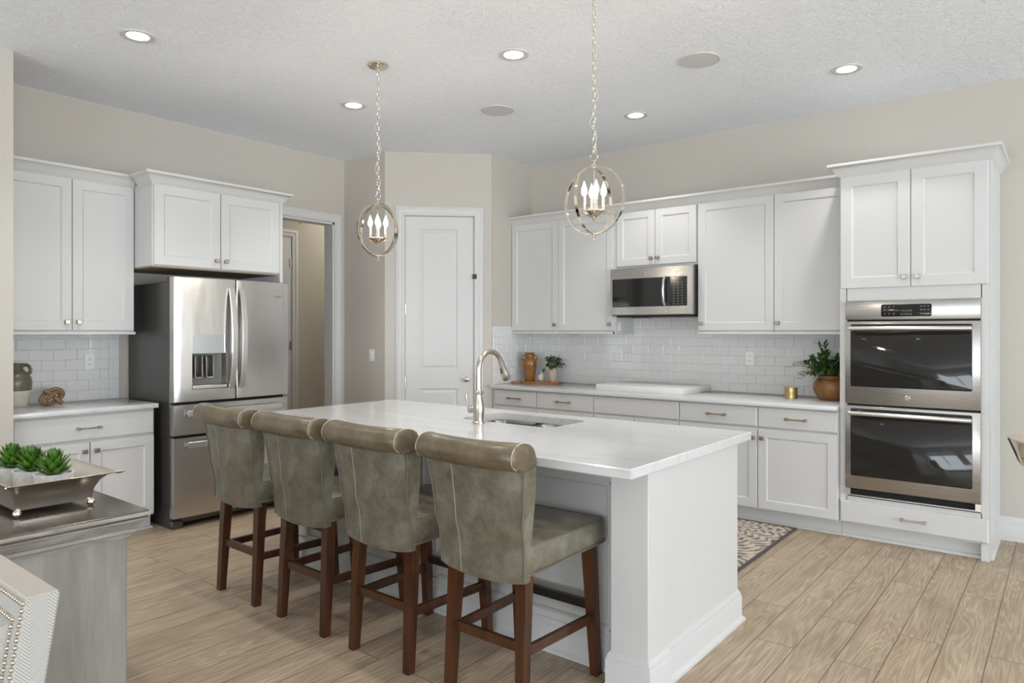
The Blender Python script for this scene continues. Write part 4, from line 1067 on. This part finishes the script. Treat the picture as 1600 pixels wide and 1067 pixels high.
# wooden knot
b = MB()
def P2(u, v_, w_): return Vector((w_, u, v_))
k2 = [(-.030, .128, .006), (.0, .100, .012), (.045, .052, -.012), (.072, .024, .010)]   # straight bar, falling
def spl(pts, n=8):
    out = []; P = [Vector(p) for p in pts]; P = [2*P[0]-P[1]]+P+[2*P[-1]-P[-2]]
    for i in range(1, len(P)-2):
        for k in range(n):
            u = k/n; p0, p1, p2, p3 = P[i-1:i+3]; out.append(.5*((2*p1)+(-p0+p2)*u+(2*p0-5*p1+4*p2-p3)*u*u+(-p0+3*p1-3*p2+p3)*u**3))
    out.append(P[-2]); return out
path = [(-.042, .126, .006), (-.012, .104, .016), (.028, .066, .004), (.064, .030, .016), (.078, .020, .016)]
b.tube([P2(*p) for p in spl(path)], .0165, 14)
loop = [(-.035, .043, .018), (.000, .076, .022), (.040, .104, .006), (.066, .096, -.012), (.070, .066, -.018), (.040, .040, -.014), (.000, .018, -.010), (-.045, .020, .002), (-.062, .048, .010), (-.048, .080, .000), (-.010, .108, -.014), (.036, .128, -.016), (.074, .116, -.010), (.086, .086, -.006), (.066, .050, -.016), (.02, .028, -.020)]
b.tube([P2(*p) for p in spl(loop[:8])], .0155, 14)
b.tube([P2(*p) for p in spl(loop[7:])], .0155, 14)
kn = b.build('wooden_knot', M['knotwood']); kn.location = (-5.475, 1.762, ZCN-.003); kn.scale = (.9, .9, .9); kn.rotation_euler = (0, 0, R(-4)); tag(kn, 'carved brown wooden knot ornament on the short counter', 'ornament')

# ================================================================ RUG
b = MB(); b.box(-3.9, -1.535, 3.64, 5.135, .0015, .008, .002); rg = b.build('kitchen_rug', M['rug']); tag(rg, 'beige and brown medallion rug between the island and the range cabinets', 'rug')
b = MB(); b.sweep([(-3.9, 3.64), (-3.9, 5.135), (-1.535, 5.135), (-1.535, 3.64)], [(-.002, .001), (.018, .001), (.018, .007), (.012, .0095), (-.002, .0095)], lambda a, c, e: (a, c, e), closed=True, side=-1); tag(b.build('binding', M['rugedge'], rg), 'dark grey rug binding')

# ================================================================ FOREGROUND: console, tray, succulents, chair, bowl
CX0, CX1, CY0, CY1, CZ = -3.75, -2.268, .40, 1.008, .85
t = thing('console_cabinet', 'weathered grey wooden console cabinet with moulded top edge', 'console', (CX1, CY1, 0))
b = MB(); ox, oy = -CX1, -CY1
b.box(CX0+ox+.05, -.052, CY0+oy+.045, -.05, .0, .78, .004); b.box(CX0+ox+.05, -.050, -.10, -.05, 0, .78, .003); b.build('console_body', M['console'], t)
b = MB(); b.box(CX0+ox, 0, CY0+oy, 0, CZ-.026, CZ, .008, 3); b.build('tabletop', M['consoletop'], t)
b = MB(); MOL = [(.046, 0), (.042, .006), (.030, .007), (.030, .010), (.026, .016), (.014, .018), (.014, .022), (.010, .030), (.002, .034), (.0, .034), (0, 0)]
b.sweep([(CX0+ox+.05, -.05), (-.05, -.05), (-.05, CY0+oy+.05), (CX0+ox+.05, CY0+oy+.05)], [(-.004, -.062), (.006, -.060), (.010, -.048), (.018, -.044), (.018, -.034), (.026, -.028), (.036, -.010), (.042, -.004), (.042, 0), (-.004, 0)], lambda a, c, e: (a, c, CZ-.026+e), side=-1); b.build('edge_moulding', M['consoleworn'], t)
b = MB(); b.sweep([(CX0+ox+.01, -.004), (-.004, -.004), (-.004, CY0+oy+.004), (CX0+ox+.01, CY0+oy+.004)], [(-.01, 0), (.002, .002), (.005, .010), (.004, .018), (-.004, .022), (-.01, .022)], lambda a, c, e: (a, c, CZ-.0245+e), side=-1); b.build('worn_edge', M['consoleworn'], t)
# tray
tx, ty = -2.675, .808
tr = thing('metal_tray', 'flared antique nickel tray on ball feet on the console', 'tray', (tx, ty, CZ))
def ring(hx, hy, z, r=.02, dipx=0):
    return [(a, c, z+dipx*(1-abs(a)/hx)*0) for a, c in rrect(-hx, hx, -hy, hy, r, 5)]
b = MB(); H0 = .022
outer = [(.212, .106, H0), (.215, .108, H0+.012), (.222, .112, H0+.035), (.240, .124, H0+.062), (.268, .138, H0+.080), (.300, .148, H0+.088)]
rings = [ring(x_, y_, z_, .012+.01*i/5) for i, (x_, y_, z_) in enumerate(outer)]
rings += [ring(.302, .150, H0+.0905), ring(.298, .147, H0+.092)]
rings += [ring(x_-.004, y_-.004, z_+.004, .012+.01*i/5) for i, (x_, y_, z_) in reversed(list(enumerate(outer)))]
b.loft(rings); tb = b.build('tray_body', M['tray'], tr, ang=50)
for sx_ in (-1, 1):
    for sy_ in (-1, 1):
        b = MB(); b.ball((sx_*.210, sy_*.101, .0125), .0125); b.build('ball_foot', M['chrome'], tr)
        b = MB(); b.tube([(sx_*.292, sy_*.142, H0+.090), (sx_*.306, sy_*.152, H0+.092), (sx_*.318, sy_*.160, H0+.093)], [.005, .006, .0015], 8); b.build('corner_tip', M['chrome'], tr)
# succulents
def make_succulent(label):
    t = thing('potted_succulent', label, 'succulent', (0, 0, 0), 0, 'succulents in the metal tray')
    b = MB(); b.lathe([(.046, 0), (.050, .004), (.056, .074), (.057, .079), (.052, .079), (.049, .070), (.0001, .070)], 32); b.build('pot', M['whitepot'], t)
    random.seed(21); lf = MB()
    for lay, (n, el, L, zz) in enumerate(((9, 18, .050, .074), (9, 30, .052, .080), (8, 44, .050, .090), (7, 58, .046, .098), (6, 70, .040, .106), (4, 82, .034, .112))):
        for k in range(n):
            a = 2*PI*(k+.5*(lay % 2))/n+random.uniform(-.12, .12); e = R(el+random.uniform(-5, 5))
            d = Vector((math.cos(a)*math.cos(e), math.sin(a)*math.cos(e), math.sin(e)))
            # thick pointed leaf: solid with a triangular-ish section
            base = Vector((0, 0, zz))+Vector((math.cos(a), math.sin(a), 0))*.006; sd = Vector((-math.sin(a), math.cos(a), 0)); nr = sd.cross(d); L_ = L*random.uniform(.9, 1.1); rings = []
            for u, wv, th in ((0, .006, .003), (.3, .0098, .004), (.6, .0105, .0035), (.82, .007, .0025), (1, .0008, .0006)):
                c = base+d*L_*u+Vector((0, 0, .012*u*u)); rings.append([c-sd*wv, c-nr*th*.6, c+sd*wv, c+nr*th])
            lf.loft(rings)
    lf.build('foliage', M['succulent'], t, ang=40); return t
s1 = make_succulent('potted green succulent closest to the flared corner of the metal tray')
s1.location = (-2.565, .836, CZ+H0+.003)
dup(s1, (-2.682, .812, CZ+H0+.003), R(25), 'potted green succulent in the middle of the metal tray row')
dup(s1, (-2.800, .790, CZ+H0+.003), R(50), 'potted green succulent half cut off at the picture edge')

# nailhead chair (faces -y, away from the console)
CHX, CHY, CHZ = -1.46, .488, .93
ch = thing('dining_chair', 'herringbone linen dining chair with brass nailhead trim', 'chair', (CHX-.25, CHY-.30, 0))
lean = .155
def cp_(x, d, z):       # x from the near side edge, d depth from rear face toward -y, z height
    return (x-(-.25)-.25+.25-.0, .30-d-(CHZ-z)*lean, z)
hw = .25; th = .057
b = MB()
def P3(x, d, z): return (x, .30-d-(CHZ-z)*lean, z)
rings = []
for m, d in ((.004, 0), (0, .004), (0, th-.004), (.004, th)):
    rings.append([P3(-hw+m, d, .43), P3(hw-m, d, .43), P3(hw-m, d, CHZ-m), P3(-hw+m, d, CHZ-m)])
b.loft(rings); bk = b.build('backrest', M['herring'], ch, ang=20)
b = MB(); b.loft([[P3(-hw+.002, .003, CHZ-.0015), P3(hw-.002, .003, CHZ-.0015), P3(hw-.002, th-.003, CHZ-.0015), P3(-hw+.002, th-.003, CHZ-.0015)], [P3(-hw+.004, .004, CHZ+.0015), P3(hw-.004, .004, CHZ+.0015), P3(hw-.004, th-.004, CHZ+.0015), P3(-hw+.004, th-.004, CHZ+.0015)]]); b.build('top_welt', M['linen'], bk)
b = MB(); b.loft([[P3(-hw+.05, th-.002, .48), P3(hw-.05, th-.002, .48), P3(hw-.05, th-.002, CHZ-.05), P3(-hw+.05, th-.002, CHZ-.05)], [P3(-hw+.06, th+.012, .49), P3(hw-.06, th+.012, .49), P3(hw-.06, th+.012, CHZ-.06), P3(-hw+.06, th+.012, CHZ-.06)]]); b.build('inner_panel', M['herring'], bk)
nh0 = None
def nail(p):
    global nh0
    if nh0 is None:
        b = MB(); b.M = Matrix.Rotation(R(90), 4, 'X'); b.lathe([(.0052, 0), (.0050, .0015), (.0036, .0036), (.0014, .0046), (.0001, .0048)], 12); nh0 = b.build('nailhead', M['nail'], ch); nh0.location = p
    else:
        o = nh0.copy(); COL.objects.link(o); o.parent = ch; o.location = p
pitch = .0125
for i in range(30): nail(P3(hw-.006, th, CHZ-.008-i*pitch))
for i in range(1, 16): nail(P3(hw-.006-i*pitch, th, CHZ-.008))
for i in range(18): nail(P3(hw-.042, th+.0005, CHZ-.043-i*pitch))
for i in range(1, 10): nail(P3(hw-.042-i*pitch, th+.0005, CHZ-.043))
b = MB(); b.box(-.25, .25, -.25, .24, .40, .49, .02, 3); b.build('seat', M['herring'], ch)
for sx_ in (-1, 1):
    for y_, yt in ((-.22, -.22), (.24, .20)):
        b = MB(); b.loft([[(sx_*.21-.016, y_-.016, 0), (sx_*.21+.016, y_-.016, 0), (sx_*.21+.016, y_+.016, 0), (sx_*.21-.016, y_+.016, 0)], [(sx_*.21-.024, yt-.024, .41), (sx_*.21+.024, yt-.024, .41), (sx_*.21+.024, yt+.024, .41), (sx_*.21-.024, yt+.024, .41)]]); b.build('leg', M['cherry'], ch)

# polished metal bowl on a slim stand, mostly past the edge of the picture
bz = .815
bx_, by_ = .045, 3.80
b = MB(); b.lathe([(.15, 0), (.19, .003), (.214, .012), (.226, .03), (.262, .125), (.261, .130), (.255, .125), (.220, .034), (.20, .018), (.0001, .012)], 48)
bo = b.build('metal_bowl', M['chrome']); bo.location = (bx_, by_, bz); tag(bo, 'polished metal bowl cut off by the picture edge beside the oven cabinet', 'bowl')
b = MB(); b.lathe([(.15, 0), (.15, .02), (.03, .04), (.022, .1), (.022, .735), (.05, .775), (.14, .79), (.14, .815)], 28)
st_ = b.build('pedestal_stand', M['cherry']); st_.location = (bx_, by_, 0); tag(st_, 'slim dark wooden pedestal stand carrying the metal bowl', 'stand')
